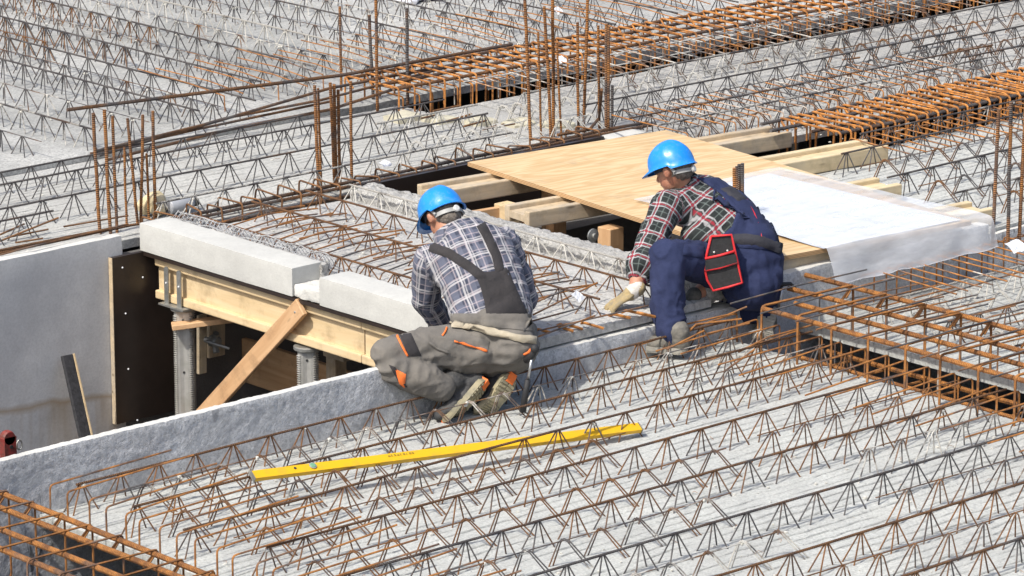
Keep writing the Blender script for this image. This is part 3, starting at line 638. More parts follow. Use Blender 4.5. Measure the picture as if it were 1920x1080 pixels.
starters([((1.615, 3.195, 0.2), (1.612, 3.198, 0.671)), ((1.613, 2.921, 0.2), (1.599, 2.934, 0.665)), ((1.415, 2.651, 0.2), (1.413, 2.653, 0.841)), ((1.71, 2.743, 0.2), (1.708, 2.745, 0.716))], 'at the left end of the far cage', 'starter bars at the far cage end', [.0075, .009, .0085, .009], [(.55, 0), (.42, .2), (.62, 0), (.52, 0)])
starters([((1.8, -1.414, 0.2), (1.807, -1.42, 0.83)), ((1.899, -1.421, 0.2), (1.895, -1.418, 0.85)), ((1.987, -1.417, 0.2), (1.994, -1.424, 0.944))], 'at the right picture edge', 'starter bars at the right edge', .0088, [(.50, .12), (.5, .2), (.6, .1)])
starters([((0.839, -0.645, 0.2), (0.833, -0.64, 0.563)), ((0.884, -0.617, 0.2), (0.879, -0.612, 0.559)), ((0.892, -0.624, 0.2), (0.886, -0.619, 0.569)), ((0.887, -0.647, 0.2), (0.883, -0.643, 0.579))], 'in the short bundle behind the navy worker', 'short starter bars behind the navy worker', .0085, [(.62, 0), (.45, 0), (.4, .1), (.35, .1)])
mb = MB(); mb.tube([(1.596, 1.086, 0.55), (1.888, 1.415, 0.3), (1.79, 1.384, 0.26), (1.582, 1.404, 0.26)], .0085, 7)
tag(mb.build('bent_rebar', M_bar, color=(.62, 0)), 'rusty bar bent from upright to lying beside the white corner block', 'rebar')
for k, a in enumerate([[(1.371, 2.24, 0.24), (1.474, 2.251, 0.24)], [(1.536, 2.335, 0.24), (1.729, 2.339, 0.24)], [(1.415, 2.097, 0.24), (1.637, 2.139, 0.24)], [(1.412, 1.945, 0.24), (1.593, 1.971, 0.24)], [(1.435, 1.822, 0.24), (1.603, 1.842, 0.24)], [(1.5, 1.79, 0.25), (1.623, 1.781, 0.25)], [(3.594, 2.046, 0.25), (3.776, 2.038, 0.25)], [(4.211, 2.083, 0.25), (4.248, 1.95, 0.25)], [(4.089, 1.756, 0.25), (4.203, 1.732, 0.25)]]):
    mb = MB(); mb.tube(a, .006, 6); tag(mb.build('loose_rebar', M_wire, color=(.6, 0)), ORD[k]+' short loose bar piece from the left low between the girders', 'rebar', 'short loose bar pieces')
for k, a in enumerate([[(-1.772, 1.643, 0.22), (-1.484, 1.567, 0.3)], [(-1.7, 1.744, 0.22), (-1.494, 1.837, 0.22)], [(-1.702, 1.676, 0.22), (-1.47, 1.675, 0.22)], [(-1.734, 1.568, 0.22), (-1.592, 1.55, 0.22)], [(-1.991, 1.333, 0.25), (-1.833, 1.3, 0.27), (-1.243, 1.343, 0.27)], [(-1.383, 1.667, 0.22), (-1.021, 1.639, 0.22)]]):
    mb = MB(); mb.tube(a, .005, 6); tag(mb.build('loose_rebar', M_wire, color=(.62, .05)), ['longest rising thin bar', 'short thin bar nearest the picture edge', 'thin bar just right of the short one', 'small middle thin bar', 'long low thin bar', 'thin bar nearest the upright cluster'][k]+' lying behind the stairwell wall', 'rebar', 'thin bars behind the stairwell wall')
for k, a in enumerate([[(-7.4, 1.37, 0.26), (-2.2, 1.37, 0.262), (-1.35, 1.36, 0.26)], [(-2.4, 1.4, 0.235), (-1.2, 1.38, 0.25), (-1.1, 1.36, 0.25)]]):
    mb = MB(); mb.tube(a, .0075, 6); tag(mb.build('loose_rebar', M_bar, color=(.68, 0)), ['long', 'shorter'][k]+' orange bar lying directly behind the top of the stairwell wall', 'rebar')

# ---------------------------------------------------------------- stairwell: panel, timber beam, props
mb = MB()
P0 = (-1.418, 1.24, 0.153); P1 = (-1.405, 1.24, -0.665); P2 = (-1.236, 1.24, 0.163)
root = empty('form_panel', (P0[0], 1.24, P1[2]), label='dark brown film faced form panel standing against the stairwell wall', cat='form panel')
me = gridbox((P0[0], 1.238, P1[2]), (-1.0, 1.262, P0[2]), (.3, .1, .3), 0, .001, 1, 1, M_film, 'board'); rel(link(me, 'board'), root)
me = gridbox((P0[0]-.004, 1.236, P1[2]), (P0[0]-.0005, 1.264, P0[2]), (.3, .1, .3), 0, .0005, 1, 1, M_old, 'edge'); rel(link(me, 'edge'), root)
for p in [(-1.36, 1.236, 0.097), (-1.348, 1.236, -0.13), (-1.34, 1.236, -0.405), (-1.294, 1.236, -0.668), (-1.242, 1.236, 0.029)]:
    mb = MB(); mb.lathe([(.0045, -.004), (.0045, .0), (.002, .003)], 8, Matrix.Translation(p) @ Matrix.Rotation(math.pi/2, 4, 'X')); rel(mb.build('nail', M_tag), root)

def h20(label, p0, p1, up, mats, name='timber_beam', depth=.2):
    """timber I beam: two flanges and a web, depth measured along up"""
    root = empty(name, p0, label=label, cat='timber beam')
    M = frame(p0, p1, up); L = (V(p1)-V(p0)).length
    for nm, c, w_, h in (('flange', depth/2-.02, .08, .04), ('flange', -depth/2+.02, .08, .04), ('web', 0, .034, depth-.078)):
        me = bbox_mesh(nm, (L-(0 if nm == 'flange' else .004), w_, h), mats, .006 if nm == 'flange' else .001, 2)
        o = link(me, nm); o.matrix_world = M @ Matrix.Translation((0 if nm == 'flange' else .002, 0, c)); o.parent = root; o.matrix_parent_inverse = root.matrix_basis.inverted()
    return root
hb0 = (-1.17, 1.186, 0.026)
h20('pale timber beam on edge carrying the landing slab over the dark pit', (-1.17, hb0[1], .032), (-1.17, -.33, .032), (0, 0, 1), M_beam)
h20('second pale timber beam butted on the first nearest the grey worker', (-1.17, -.334, .032), (-1.17, -1.24, .032), (0, 0, 1), M_beam)
def prop(label, x, y, ztop, nspin=True):
    root = empty('steel_prop', (x, y, -3.08), label=label, cat='prop')
    mb = MB()   # aluminium extrusion: cross-shaped tube with toothed corners
    pr = []
    for k in range(32):
        q = 2*math.pi*k/32; rr = .048+.007*math.cos(4*q); pr.append((rr*math.cos(q), rr*math.sin(q)))
    vs = [(a, b, z) for z in (-3.06, ztop) for a, b in pr]; fs = [(i, (i+1) % 32, 32+(i+1) % 32, 32+i) for i in range(32)]
    mb.add([(x+a, y+b, c) for a, b, c in vs], fs+[tuple(range(32, 64))]); rel(mb.build('tube', M_alu, smooth=False), root)
    mb = MB()
    z = -1.3
    while z < ztop-.02:
        for k in range(4):
            q = math.pi/2*k; M = Matrix.Translation((x, y, z)) @ Matrix.Rotation(q, 4, 'Z')
            vs = [M @ V(p) for p in ((.050, -.012, 0), (.060, -.010, .003), (.060, .010, .003), (.050, .012, 0), (.050, -.012, .006), (.050, .012, .006))]
            mb.add(vs, [(0, 1, 2, 3), (1, 4, 5, 2), (0, 4, 1), (3, 2, 5)])
        z += .0105
    o = rel(mb.build('thread_teeth', M_alu), root); o['kind'] = 'stuff'
    for zz in (ztop-.045, ztop-.30, ztop-.55):
        for k in range(4):
            mb = MB(); M = Matrix.Translation((x, y, zz)) @ Matrix.Rotation(math.pi/4+math.pi/2*k, 4, 'Z') @ Matrix.Translation((.0425, 0, 0)) @ Matrix.Rotation(math.pi/2, 4, 'Y')
            mb.lathe([(.006, -.002), (.006, .0022)], 10, M); rel(mb.build('bolt_hole', M_slot), root)
    mb = MB(); mb.lathe([(.062, ztop-.004), (.066, ztop), (.066, ztop+.012), (.060, ztop+.016)], 24, Matrix.Translation((x, y, 0))); rel(mb.build('head_plate', M_galv), root)
    return root
pz = -.095
pA = (-1.17, 1.017, -0.123); pB = (-1.17, 0.095, -0.061)
prop('round toothed aluminium prop with a fork head under the left end of the pale beam', -1.17, pA[1], pz)
prop('aluminium prop behind the diagonal brace plank under the pale beam', -1.17, pB[1], pz)
# fork head gripping the beam end
fy = pA[1]
root = empty('fork_head', (-1.17, fy, pz+.017), label='galvanised steel fork head holding the left end of the pale beam', cat='fork head')
mb = MB(); mb.box(-1.245, -1.095, fy-.09, fy+.10, -.079, -.071); rel(mb.build('base_plate', M_galv), root)
for yy in (fy+.062, fy-.035):
    for xx in (-1.222, -1.118):
        mb = MB(); pts = []
        prof = [(-.016, 0), (.016, 0), (.016, .165)] + [(.016*math.cos(a), .165+.016*math.sin(a)) for a in [math.pi*k/6 for k in range(1, 6)]] + [(-.016, .165)]
        n = len(prof); vs = [(xx+d, yy+a, -.072+b) for d in (-.003, .003) for a, b in prof]
        mb.add(vs, [tuple(range(n-1, -1, -1)), tuple(range(n, 2*n))]+[(i, (i+1) % n, n+(i+1) % n, n+i) for i in range(n)])
        f = rel(mb.build('fork_prong', M_galv), root)
        mb = MB(); mb.lathe([(.005, -.001), (.004, .003)], 8, Matrix.Translation((xx-.003, yy, .03)) @ Matrix.Rotation(-math.pi/2, 4, 'Y')); o = mb.build('rivet', M_tag); o.parent = f
# brace plank, short plank, leaning board
b0 = (-1.235, 0.046, 0.132); b1 = (-1.235, 0.784, -0.545)
d = (V(b1)-V(b0)); plank('brace_plank', V(b0)+d.normalized()*.012, V(b1)+d*.35, .024, .085, M_brace, up=d.normalized().cross(V((1, 0, 0)))); tag(bpy.context.scene.collection.objects['brace_plank'], 'fresh reddish brace plank running diagonally down from the pale beam', 'plank')
mb = MB(); q = V(b0)+d*.06+V((-.013, 0, 0)); mb.lathe([(.006, -.001), (.004, .002)], 8, Matrix.Translation(q) @ Matrix.Rotation(-math.pi/2, 4, 'Y'))
o = mb.build('nail', M_galv); rel(o, bpy.context.scene.collection.objects['brace_plank'])
s0 = (-1.26, 0.996, -0.16); s1 = (-0.95, 0.789, -0.122)
o = plank('short_plank', s0, s1, .075, .026, M_brace); tag(o, 'short horizontal plank laid across in front of the toothed prop', 'plank')
l0 = (-1.715, 1.2, -0.255); l1 = (-1.724, 1.05, -0.654)
dd = (V(l1)-V(l0)).normalized()
root = empty('leaning_board', l0, label='narrow black coated board with a pale edge leaning on the stairwell wall', cat='board')
upv = V((.0, -1, 0)); Mx = frame(l0, V(l1)+dd*.3, upv)
for nm, yo, w_, m_ in (('black_face', .010, .058, M_black), ('pale_edge', -.026, .012, M_beam)):
    me = bbox_mesh(nm, ((V(l1)-V(l0)).length+.3, w_, .022), m_, .002); o = link(me, nm); o.matrix_world = Mx @ Matrix.Translation((0, -yo, 0)); rel(o, root)
    o.matrix_parent_inverse = root.matrix_basis.inverted()
# red clamp at the left picture edge
c0 = (-2.384, 0.75, -0.46)
root = empty('red_clamp', c0, label='rusty red steel prop clamp with a pin ring at the left picture edge', cat='clamp')
mb = MB(); mb.box(c0[0]-.035, c0[0]+.03, c0[1]-.02, c0[1]+.02, c0[2]-.25, c0[2]+.045); rel(mb.build('bracket', M_red), root)
mb = MB(); mb.lathe([(.030, -.02), (.034, -.01), (.034, .01), (.03, .02)], 16, Matrix.Translation((c0[0]-.005, c0[1], c0[2]+.04)) @ Matrix.Rotation(math.pi/2, 4, 'X')); rel(mb.build('knuckle', M_red), root)
mb = MB(); mb.lathe([(.009, -.001), (.009, .002)], 10, Matrix.Translation((c0[0]+.0, c0[1]-.022, c0[2]+.0)) @ Matrix.Rotation(math.pi/2, 4, 'X')); rel(mb.build('pin_hole', M_slot), root)
mb = MB(); mb.tube([(c0[0]+.045+.014*math.cos(a), c0[1]-.02, c0[2]+.0+.022*math.sin(a)) for a in [2*math.pi*k/14 for k in range(15)]], .004, 6); rel(mb.build('pin_ring', M_galv), root)
# things in the shade under the landing
w0 = (-0.95, 1.071, -0.307)
root = empty('wing_clamp', w0, label='dull metal wing nut clamp on a tie bar in the shade behind the toothed prop', cat='clamp')
mb = MB(); mb.tube([(w0[0]-.05, w0[1]+.0, w0[2]+.01), (w0[0]+.02, w0[1]-.09, w0[2]-.02)], .008, 8); rel(mb.build('tie_bar', M_galv), root)
for k in range(3):
    a = 2.1*k; mb = MB(); mb.tube([w0, (w0[0]-.01, w0[1]+.055*math.cos(a), w0[2]+.055*math.sin(a))], .012, 8, True, .016); rel(mb.build('wing', M_galv), root)
mb = MB(); mb.lathe([(.02, -.03), (.03, -.02), (.03, .02), (.02, .03)], 12, Matrix.Translation(w0) @ Matrix.Rotation(math.pi/2, 4, 'X')); rel(mb.build('hub', M_galv), root)
a = (-0.9, 1.231, -0.216); b = (-0.9, 1.24, -0.512)
tag(plank('prop_board', a, b, .05, .02, M_old, up=(0, 1, 0)), 'short upright grey board hanging in shade right of the toothed prop', 'plank')
a = (-0.88, 1.145, -0.229); b = (-0.88, 1.151, -0.411)
tag(plank('prop_board', a, b, .10, .02, M_old, up=(0, 1, 0)), 'wide grey board behind the wing nut in the shade', 'plank')
a = (-0.6, 1.531, -0.509); b = (-0.6, 0.348, -0.352)
tag(plank('waling_board', a, (a[0], -1.1, a[2]), .03, .22, M_brace), 'reddish form board deep in the shade below the landing', 'plank')
a = (-0.75, 0.421, -0.208)
tag(plank('prop_head_block', (a[0], a[1]+.03, a[2]), (a[0], a[1]-.12, a[2]), .08, .14, M_old), 'shaded timber block under the landing near the grey worker', 'timber')
tag(plank('post', (a[0], a[1]-.02, a[2]-.06), (a[0], a[1]-.02, -3.05), .07, .07, M_old, up=(0, 1, 0)), 'shaded timber post below the block near the grey worker', 'post')

# ---------------------------------------------------------------- shaft opening: black board, joists, posts, plywood
mb = MB(); me = gridbox((.205, 1.243, -.7), (1.765, 1.270, .252), (.3, .1, .3), 0, .002, 1, 1, M_film, 'black_board')
tag(link(me, 'black_board'), 'long black form board along the far side of the opening', 'form board')
def lay_beam(label, p0, p1):
    """timber I beam lying on its side"""
    return h20(label, p0, p1, tuple(V((0, 0, 1)).cross((V(p1)-V(p0)).normalized())), M_old if 'weathered' in label else M_joist)
zj = .243
lay_beam('weathered timber beam lying flat, farthest under the plywood sheet', (.26, .90, zj), (2.47, .66, zj))
lay_beam('weathered short timber beam lying flat left under the plywood behind the ridge', (.30, .30, zj), (1.25, .20, zj))
lay_beam('yellow timber beam lying flat, sticking out longest right of the plywood', (1.2, .26, zj), (2.62, .12, zj))
lay_beam('yellow short timber end sticking out beside the film, second from the right', (.9, -.42, zj), (2.05, -.50, zj))
lay_beam('yellow timber end sticking out at the right corner of the plastic film', (.9, -1.06, zj), (2.02, -1.14, zj))
for lb, px in (('square timber post below the farthest flat beam', (.56, .66)), ('thinner timber post right of it below the flat beam', (.93, .72)), ('short timber post below the left flat beam', (.62, -.02))):
    tag(plank('timber_post', (px[0], px[1], -1.2), (px[0], px[1], .198), .09, .09, M_beam if 'square' in lb else M_brace, up=(0, 1, 0)), lb, 'post')
tag(plank('cross_board', (.40, .80, .09), (1.1, .72, .09), .03, .10, M_brace), 'reddish cross board below the farthest flat beam', 'plank')
tag(plank('cross_board', (.35, .70, .12), (.66, .66, .12), .03, .13, M_brace), 'short pale board at the left post below the flat beam', 'plank')
# nut plate on the post
g0 = (0.429, -0.1, 0.201)
root = empty('tie_nut', g0, label='round grey tie nut plate below the left flat beam', cat='nut plate')
mb = MB(); mb.lathe([(.034, -.004), (.034, .004), (.014, .008), (.014, .02)], 18, Matrix.Translation(g0) @ Matrix.Rotation(math.pi/2, 4, 'X')); rel(mb.build('plate', M_galv), root)
# plywood sheet
pa, pb, pc = V((.716, 1.113, .298)), V((1.902, .980, .298)), V((.427, -1.248, .298))
ex = (pb-pa); ey = (pc-pa)
root = empty('plywood_sheet', pa, label='large pale plywood sheet laid over the opening on flat beams', cat='plywood sheet')
M = Matrix(((ex.normalized().x, -ey.normalized().x, 0, pc.x), (ex.normalized().y, -ey.normalized().y, 0, pc.y), (0, 0, 1, .285), (0, 0, 0, 1)))
me = gridbox((0, 0, -.0005), (1.25, ey.length, .021), (.1, .1, .01), .0007, .0015, .6, 3, M_plyedge, 'sheet'); me.materials.append(M_ply)
for p in me.polygons:
    if abs(p.normal.z) > .8: p.material_index = 1
o = link(me, 'sheet'); o.matrix_world = M; o.parent = root; o.matrix_parent_inverse = root.matrix_basis.inverted()
tag(plank('fascia_board', (.40, -1.235, .245), (1.55, -1.25, .245), .03, .075, M_old), 'weathered board on edge under the near rim of the plywood', 'plank')
# drawing on paper under plastic film
def sheetmesh(name, P, nu, nv, mat, th=0):
    U = np.linspace(0, 1, nu); W_ = np.linspace(0, 1, nv); vs = []
    for u in U:
        for v in W_: vs.append(P(u, v))
    vs = np.array(vs); i, j = np.meshgrid(np.arange(nu-1), np.arange(nv-1), indexing='ij'); k = (i*nv+j).ravel()
    return mesh_np(name, vs, np.stack([k, k+nv, k+nv+1, k+1], 1), mat, True)
def papermat():
    n = NT('white_drawing_paper', .55); o = n.pos()
    br = n.n('TexBrick'); n.l(n.mapping(o, (1, 1, 1), (0, 0, .05)), br.inputs['Vector']); br.inputs['Scale'].default_value = 9; br.inputs['Mortar Size'].default_value = .006
    ln = n.math('MULTIPLY', br.outputs['Fac'], n.ramp(n.noise(o, 3, 2), .45, .6, 0, .22))
    n.col(n.mix(ln, n.mix(n.noise(o, 5, 3), (.66, .69, .75), (.76, .78, .82)), (.35, .38, .48))); return n.m
M_paper = papermat()
def filmmat():
    n = NT('clear_plastic_film', .22); p = n.pos()
    n.col(n.mix(n.noise(p, 6, 3), (.78, .80, .84), (.66, .66, .68)))
    n.b.inputs['Specular IOR Level'].default_value = .8
    n.val(n.b.inputs['Alpha'], n.ramp(n.noise(n.mapping(p, (3, 9, 9)), 1.0, 4, .6), .3, .7, .34, .66)); n.bump(n.noise(n.mapping(p, (5, 14, 14)), 1, 4, .6), .01, .5); return n.m
M_filmc = filmmat()
def Ppap(u, v):
    x = .755+.20*v**2+(.87-.20*v**2)*u; y = -.098-(1.205+.065*u)*(1-v)
    return (x, y, .311+.004*float(vn(x*4, y*4, 0, 5))+.003)
me = sheetmesh('drawing_sheet', Ppap, 40, 50, M_paper); o = link(me, 'drawing_sheet')
tag(o, 'large white construction drawing lying under plastic film on the plywood', 'drawing')
def Pfilm(u, v):
    s = 1.50*v; x0 = .735+.015*v; wd = 1.0+.03*v
    x = x0+wd*u; top = 1.29
    ye = -1.285-.11*(x-.43)/1.18; y0_ = -.055
    if s < top: y = y0_+(ye-y0_)*s/top; z = .322+.004*float(vn(x*4, y*4, 0, 5))+.004*abs(float(vn(x*9, y*3, 0, 8)))+.004*max(0, float(vn(x*22+y*9, y*5, 0, 18))-.25)
    else:
        t = (s-top)/.21; y = ye-.010-.055*t**.8; z = .321-.21*t**1.25*(.80-.12*u)
        y += .014*float(vn(x*9, t*1.5, 0, 3))*t; z += .006*float(vn(x*14, t*3, 0, 6))
    if x > 1.62 and s < top: z -= .02*(x-1.62)*abs(math.sin(y*5))
    z += .004*max(0, .4-abs(u))*0
    return (x, y, z)
me = sheetmesh('plastic_film', Pfilm, 60, 110, M_filmc); o = link(me, 'plastic_film')
tag(o, 'clear plastic film over the drawing, hanging down over the near edge', 'plastic film')
mb = MB(); n_ = 30
for i in range(n_):
    pass
mb.tube([tuple(V(Pfilm(i/n_, 1))+V((0, -.002, 0))) for i in range(n_+1)], .0022, 5); e_ = mb.build('film_hem', M_filmc); e_.parent = o

# ---------------------------------------------------------------- yellow spirit level
la = V((-3.028, -1.834, 0.138)); lb = V((-1.216, -2.144, 0.04))
root = empty('spirit_level', la, label='long yellow spirit level lying across the girders of the near slab', cat='spirit level')
L = (lb-la).length; Mx = frame(la, lb)
me = gridbox((0, -.011, -.022), (L, .011, .022), (.2, .02, .02), 0, .003, 1, 1, M_yel, 'level_body')
def place(o, M, par): o.matrix_world = M; o.parent = par; o.matrix_parent_inverse = par.matrix_basis.inverted(); return o
Mx = Mx @ Matrix.Rotation(-1.05, 4, 'X')
place(link(me, 'level_body'), Mx, root)
for x in (-.004, L): place(link(gridbox((x, -.0125, -.0235), (x+.005, .0125, .0235), (.1, .1, .1), 0, .002, 1, 1, M_galv, 'end_cap'), 'end_cap'), Mx, root)
def glassgreen():
    n = NT('green_vial_fluid', .08); n.col((.16, .34, .20)); n.b.inputs['Specular IOR Level'].default_value = .8; return n.m
M_vial = glassgreen(); M_ink = simple('dark_print', (.28, .19, .02), .7)
for x, hz in ((.27, 1),):
    mb = MB(); mb.lathe([(.0135, 0), (.016, .001), (.016, .003), (.0135, .0035)], 18, Matrix.Translation((x, -.0125, .004)) @ Matrix.Rotation(math.pi/2, 4, 'X'))
    f = place(mb.build('vial_frame', M_alu), Mx, root)
    mb = MB(); mb.lathe([(.0125, 0), (.0125, .0045), (.010, .006)], 18, Matrix.Translation((x, -.0125, .004)) @ Matrix.Rotation(math.pi/2, 4, 'X')); place(mb.build('vial', M_vial), Mx, root)
for x in (.19,): mb = MB(); mb.lathe([(.006, 0), (.006, .001)], 12, Matrix.Translation((x, -.0122, .004)) @ Matrix.Rotation(math.pi/2, 4, 'X')); place(mb.build('hole', M_slot), Mx, root)
# printed word, too worn to read at this size: a few dark letter strokes
def text(par, body, size, M, mat, name='print'):
    cu = bpy.data.curves.new(name, 'FONT'); cu.body = body; cu.size = size; cu.extrude = .0004
    to = bpy.data.objects.new('tmp', cu); COL.objects.link(to); dg = bpy.context.evaluated_depsgraph_get()
    me = bpy.data.meshes.new_from_object(to.evaluated_get(dg)); bpy.data.objects.remove(to); me.materials.clear(); me.materials.append(mat)
    o = link(me, name); return place(o, M, par)
for k, wd in enumerate((.010, .006, .008, .010, .005, .009, .004, .010, .008)):
    mb = MB(); x = .62+k*.014; mb.box(x, x+wd, -.0131, -.0120, .002, .002+(.010 if k % 3 else .007)); place(mb.build('worn_print', M_ink), Mx, root)
# tags and litter
for i, (c, s_, r_, z) in enumerate((((0.469, 1.475, 0.27), .045, .3, 0), ((-0.633, -1.136, 0.3), .05, .5, .2), ((2.655, 2.537, 0.33), .05, .2, .1), ((3.583, 3.576, 0.33), .05, .4, .2), ((1.566, -1.762, 0.27), .07, .1, .1), ((2.04, -0.519, 0.25), .05, .9, .0))):
    M = Matrix.Translation(c) @ Matrix.Rotation(r_, 4, 'Z') @ Matrix.Rotation(.5+z, 4, 'X')
    vs = []; 
    for a in range(6):
        for b in range(4): vs.append(M @ V(((a/5-.5)*s_*1.6, (b/3-.5)*s_, .006*math.sin(a*1.3+b))))
    mb = MB(); mb.add(vs, [(a*4+b, a*4+4+b, a*4+5+b, a*4+1+b) for a in range(5) for b in range(3)]); o = mb.build('paper_tag', M_tag)
    tag(o, ('white paper tag on the strip slab girders left of the plywood', 'white paper tag tied to a landing bar between the two workers', 'white paper tag on the far orange cage behind the tall bars',
        'white paper tag among the far girders at the top middle', 'crumpled white tag on the bars at the right edge', 'small white scrap on the yellow timber end by the film')[i], 'tag')
# beige roll and grey bottle by the starter bars
c = V((-0.87, 1.625, 0.24))
mb = MB(); mb.ell(c+V((0, 0, .03)), (.062, .045, .045)); mb.ell(c+V((.03, .02, .03)), (.05, .045, .04)); mb.ell(c+V((-.045, .01, .01)), (.045, .04, .04)); mb.ell(c+V((-.0, -.03, -.01)), (.05, .03, .03))
def fuse(mb, name, voxel, smooth, mat, disp=None, par=None):
    o = mb.build('tmp', mat if not isinstance(mat, (list, tuple)) else list(mat)); m = o.modifiers.new('r', 'REMESH'); m.mode = 'VOXEL'; m.voxel_size = voxel; m.use_smooth_shade = True
    if smooth: s = o.modifiers.new('s', 'SMOOTH'); s.factor = .5; s.iterations = smooth
    dg = bpy.context.evaluated_depsgraph_get(); me = bpy.data.meshes.new_from_object(o.evaluated_get(dg)); bpy.data.objects.remove(o)
    me.name = name; me.materials.clear()
    for q in (mat if isinstance(mat, (list, tuple)) else [mat]): me.materials.append(q)
    if disp:
        n = len(me.vertices); co = np.empty(n*3); me.vertices.foreach_get('co', co); co = co.reshape(-1, 3)
        no = np.empty(n*3); me.vertices.foreach_get('normal', no); no = no.reshape(-1, 3)
        co = disp(co, no); me.vertices.foreach_set('co', co.ravel())
    me.polygons.foreach_set('use_smooth', [True]*len(me.polygons)); me.update()
    return link(me, name, par)
M_cloth = simple('beige_cloth', (.52, .42, .24), .9, 0, (.62, .52, .34), 30, .004, 60)
o = fuse(mb, 'cloth_bundle', .007, 3, M_cloth, lambda c_, n_: c_+n_*(.006*fb(c_[:, 0]/.04, c_[:, 1]/.04, c_[:, 2]/.04, 3))[:, None])
tag(o, 'lumpy beige cloth bundle behind the upright bars near the curb', 'cloth bundle')
c = V((-0.763, 1.573, 0.24)); 
root = empty('grey_bottle', c, label='grey bottle lying behind the bars right of the beige bundle', cat='bottle')
Mb = Matrix.Translation(c+V((-.06, 0, .0))) @ Matrix.Rotation(math.pi/2, 4, 'Y')
mb = MB(); mb.lathe([(.030, 0), (.034, .006), (.034, .11), (.022, .135), (.018, .15)], 20, Mb); rel(mb.build('bottle_body', simple('grey_plastic', (.35, .36, .38), .35), smooth=True), root)
mb = MB(); mb.lathe([(.021, .15), (.021, .172), (.015, .175)], 16, Mb); rel(mb.build('bottle_cap', M_slot), root)
c = (3.558, 4.86, 0.22)
o = fuse((lambda m: (m.ell(c, (.13, .09, .03)), m)[1])(MB()), 'plastic_bag', .012, 2, simple('pale_plastic_bag', (.75, .75, .80), .4), lambda c_, n_: c_+n_*(.03*fb(c_[:, 0]/.07, c_[:, 1]/.07, c_[:, 2]/.07, 3))[:, None])
tag(o, 'pale crumpled plastic bag on the far slab at the top edge', 'plastic bag')
c = (3.695, 4.805, 0.22)
o = fuse((lambda m: (m.ell(c, (.12, .06, .02)), m)[1])(MB()), 'dark_sheet', .012, 2, simple('dark_plastic', (.05, .05, .07), .5), lambda c_, n_: c_+n_*(.03*fb(c_[:, 0]/.07, c_[:, 1]/.07, c_[:, 2]/.07, 4))[:, None])
tag(o, 'dark crumpled sheet beside the pale bag at the top edge', 'plastic sheet')

# ---------------------------------------------------------------- people
def fabric(name, c, c2, scale=8, rough=.9, bump=.0012):
    n = NT(name, rough); p = n.pos()
    k = n.mix(n.ramp(n.noise(p, scale, 5, .65), .38, .66), c, c2)
    n.col(k); h = n.math('ADD', n.noise(p, 45, 4, .7), n.math('MULTIPLY', n.noise(p, 500, 2), .25)); n.bump(h, bump*4, .8)
    return n.m
def plaid(name, base, blocks, lines):
    """woven check; lines = (axis, period, offset, halfwidth, colour, opacity)"""
    n = NT(name, .92); au = n.n('Attribute', attribute_name='pu').outputs['Fac']; av = n.n('Attribute', attribute_name='pv').outputs['Fac']
    wob = n.noise(n.pos(), 9, 2); au = n.math('ADD', au, n.math('MULTIPLY', wob, .012)); av = n.math('ADD', av, n.math('MULTIPLY', wob, .010))
    c = base
    for ax, per, off, hw, col, op in blocks+lines:
        t = n.math('FRACT', n.math('ADD', n.math('DIVIDE', au if ax == 'u' else av, per), off))
        d = n.math('ABSOLUTE', n.math('SUBTRACT', t, .5))
        f = n.ramp(d, hw/per, hw/per+.0022/per, op, 0)
        c = n.mix(f, c, col)
    c = n.mix(n.math('MULTIPLY', n.ramp(n.noise(n.pos(), 7, 4), .5, .75), .08), c, (.35, .33, .30))
    n.col(c); n.bump(n.noise(n.pos(), 60, 4, .7), .004, .7); return n.m
W = (.43, .42, .43)
M_plaid1 = plaid('navy_white_check_cloth', (.036, .042, .068), [('u', .078, .0, .013, (.085, .095, .135), .75), ('v', .078, .0, .013, (.11, .12, .165), .75)],
    [('u', .078, .5, .0028, W, .8), ('u', .078, .36, .0016, W, .6), ('u', .044, .15, .0014, (.40, .34, .36), .5), ('v', .078, .5, .0028, W, .8), ('v', .078, .36, .0016, W, .6), ('v', .044, .15, .0014, (.40, .34, .36), .5)])
RED = (.30, .016, .035)
M_plaid2 = plaid('black_white_red_check_cloth', (.014, .018, .018), [('u', .074, .0, .006, (.05, .055, .053), .5), ('v', .074, .0, .006, (.05, .055, .053), .5)],
    [('u', .074, .11, .0018, W, .75), ('v', .074, .11, .0018, W, .75), ('u', .074, -.13, .0015, W, .7), ('v', .074, -.13, .0015, W, .7), ('u', .074, .0, .0018, RED, .8), ('v', .074, .0, .0018, RED, .8),
     ('u', .074, .5, .0012, (.13, .16, .15), .55), ('v', .074, .5, .0012, (.13, .16, .15), .55)])
M_greytr = fabric('grey_work_trousers', (.17, .155, .135), (.12, .112, .102))
M_charc = fabric('charcoal_work_cloth', (.024, .022, .024), (.036, .032, .033))
M_navy = fabric('navy_overall_cloth', (.011, .018, .062), (.019, .028, .082))
M_dgrey = fabric('dark_grey_webbing', (.022, .022, .032), (.034, .034, .042), 20)
M_belt = fabric('beige_belt_webbing', (.42, .37, .28), (.34, .29, .21), 20)
M_orange = simple('orange_trim', (.80, .17, .03), .7)
M_redtrim = simple('red_trim', (.62, .025, .03), .6)
M_pouch = simple('black_pouch_cloth', (.018, .019, .02), .8, 0, (.03, .03, .032), 60, .002, 200)
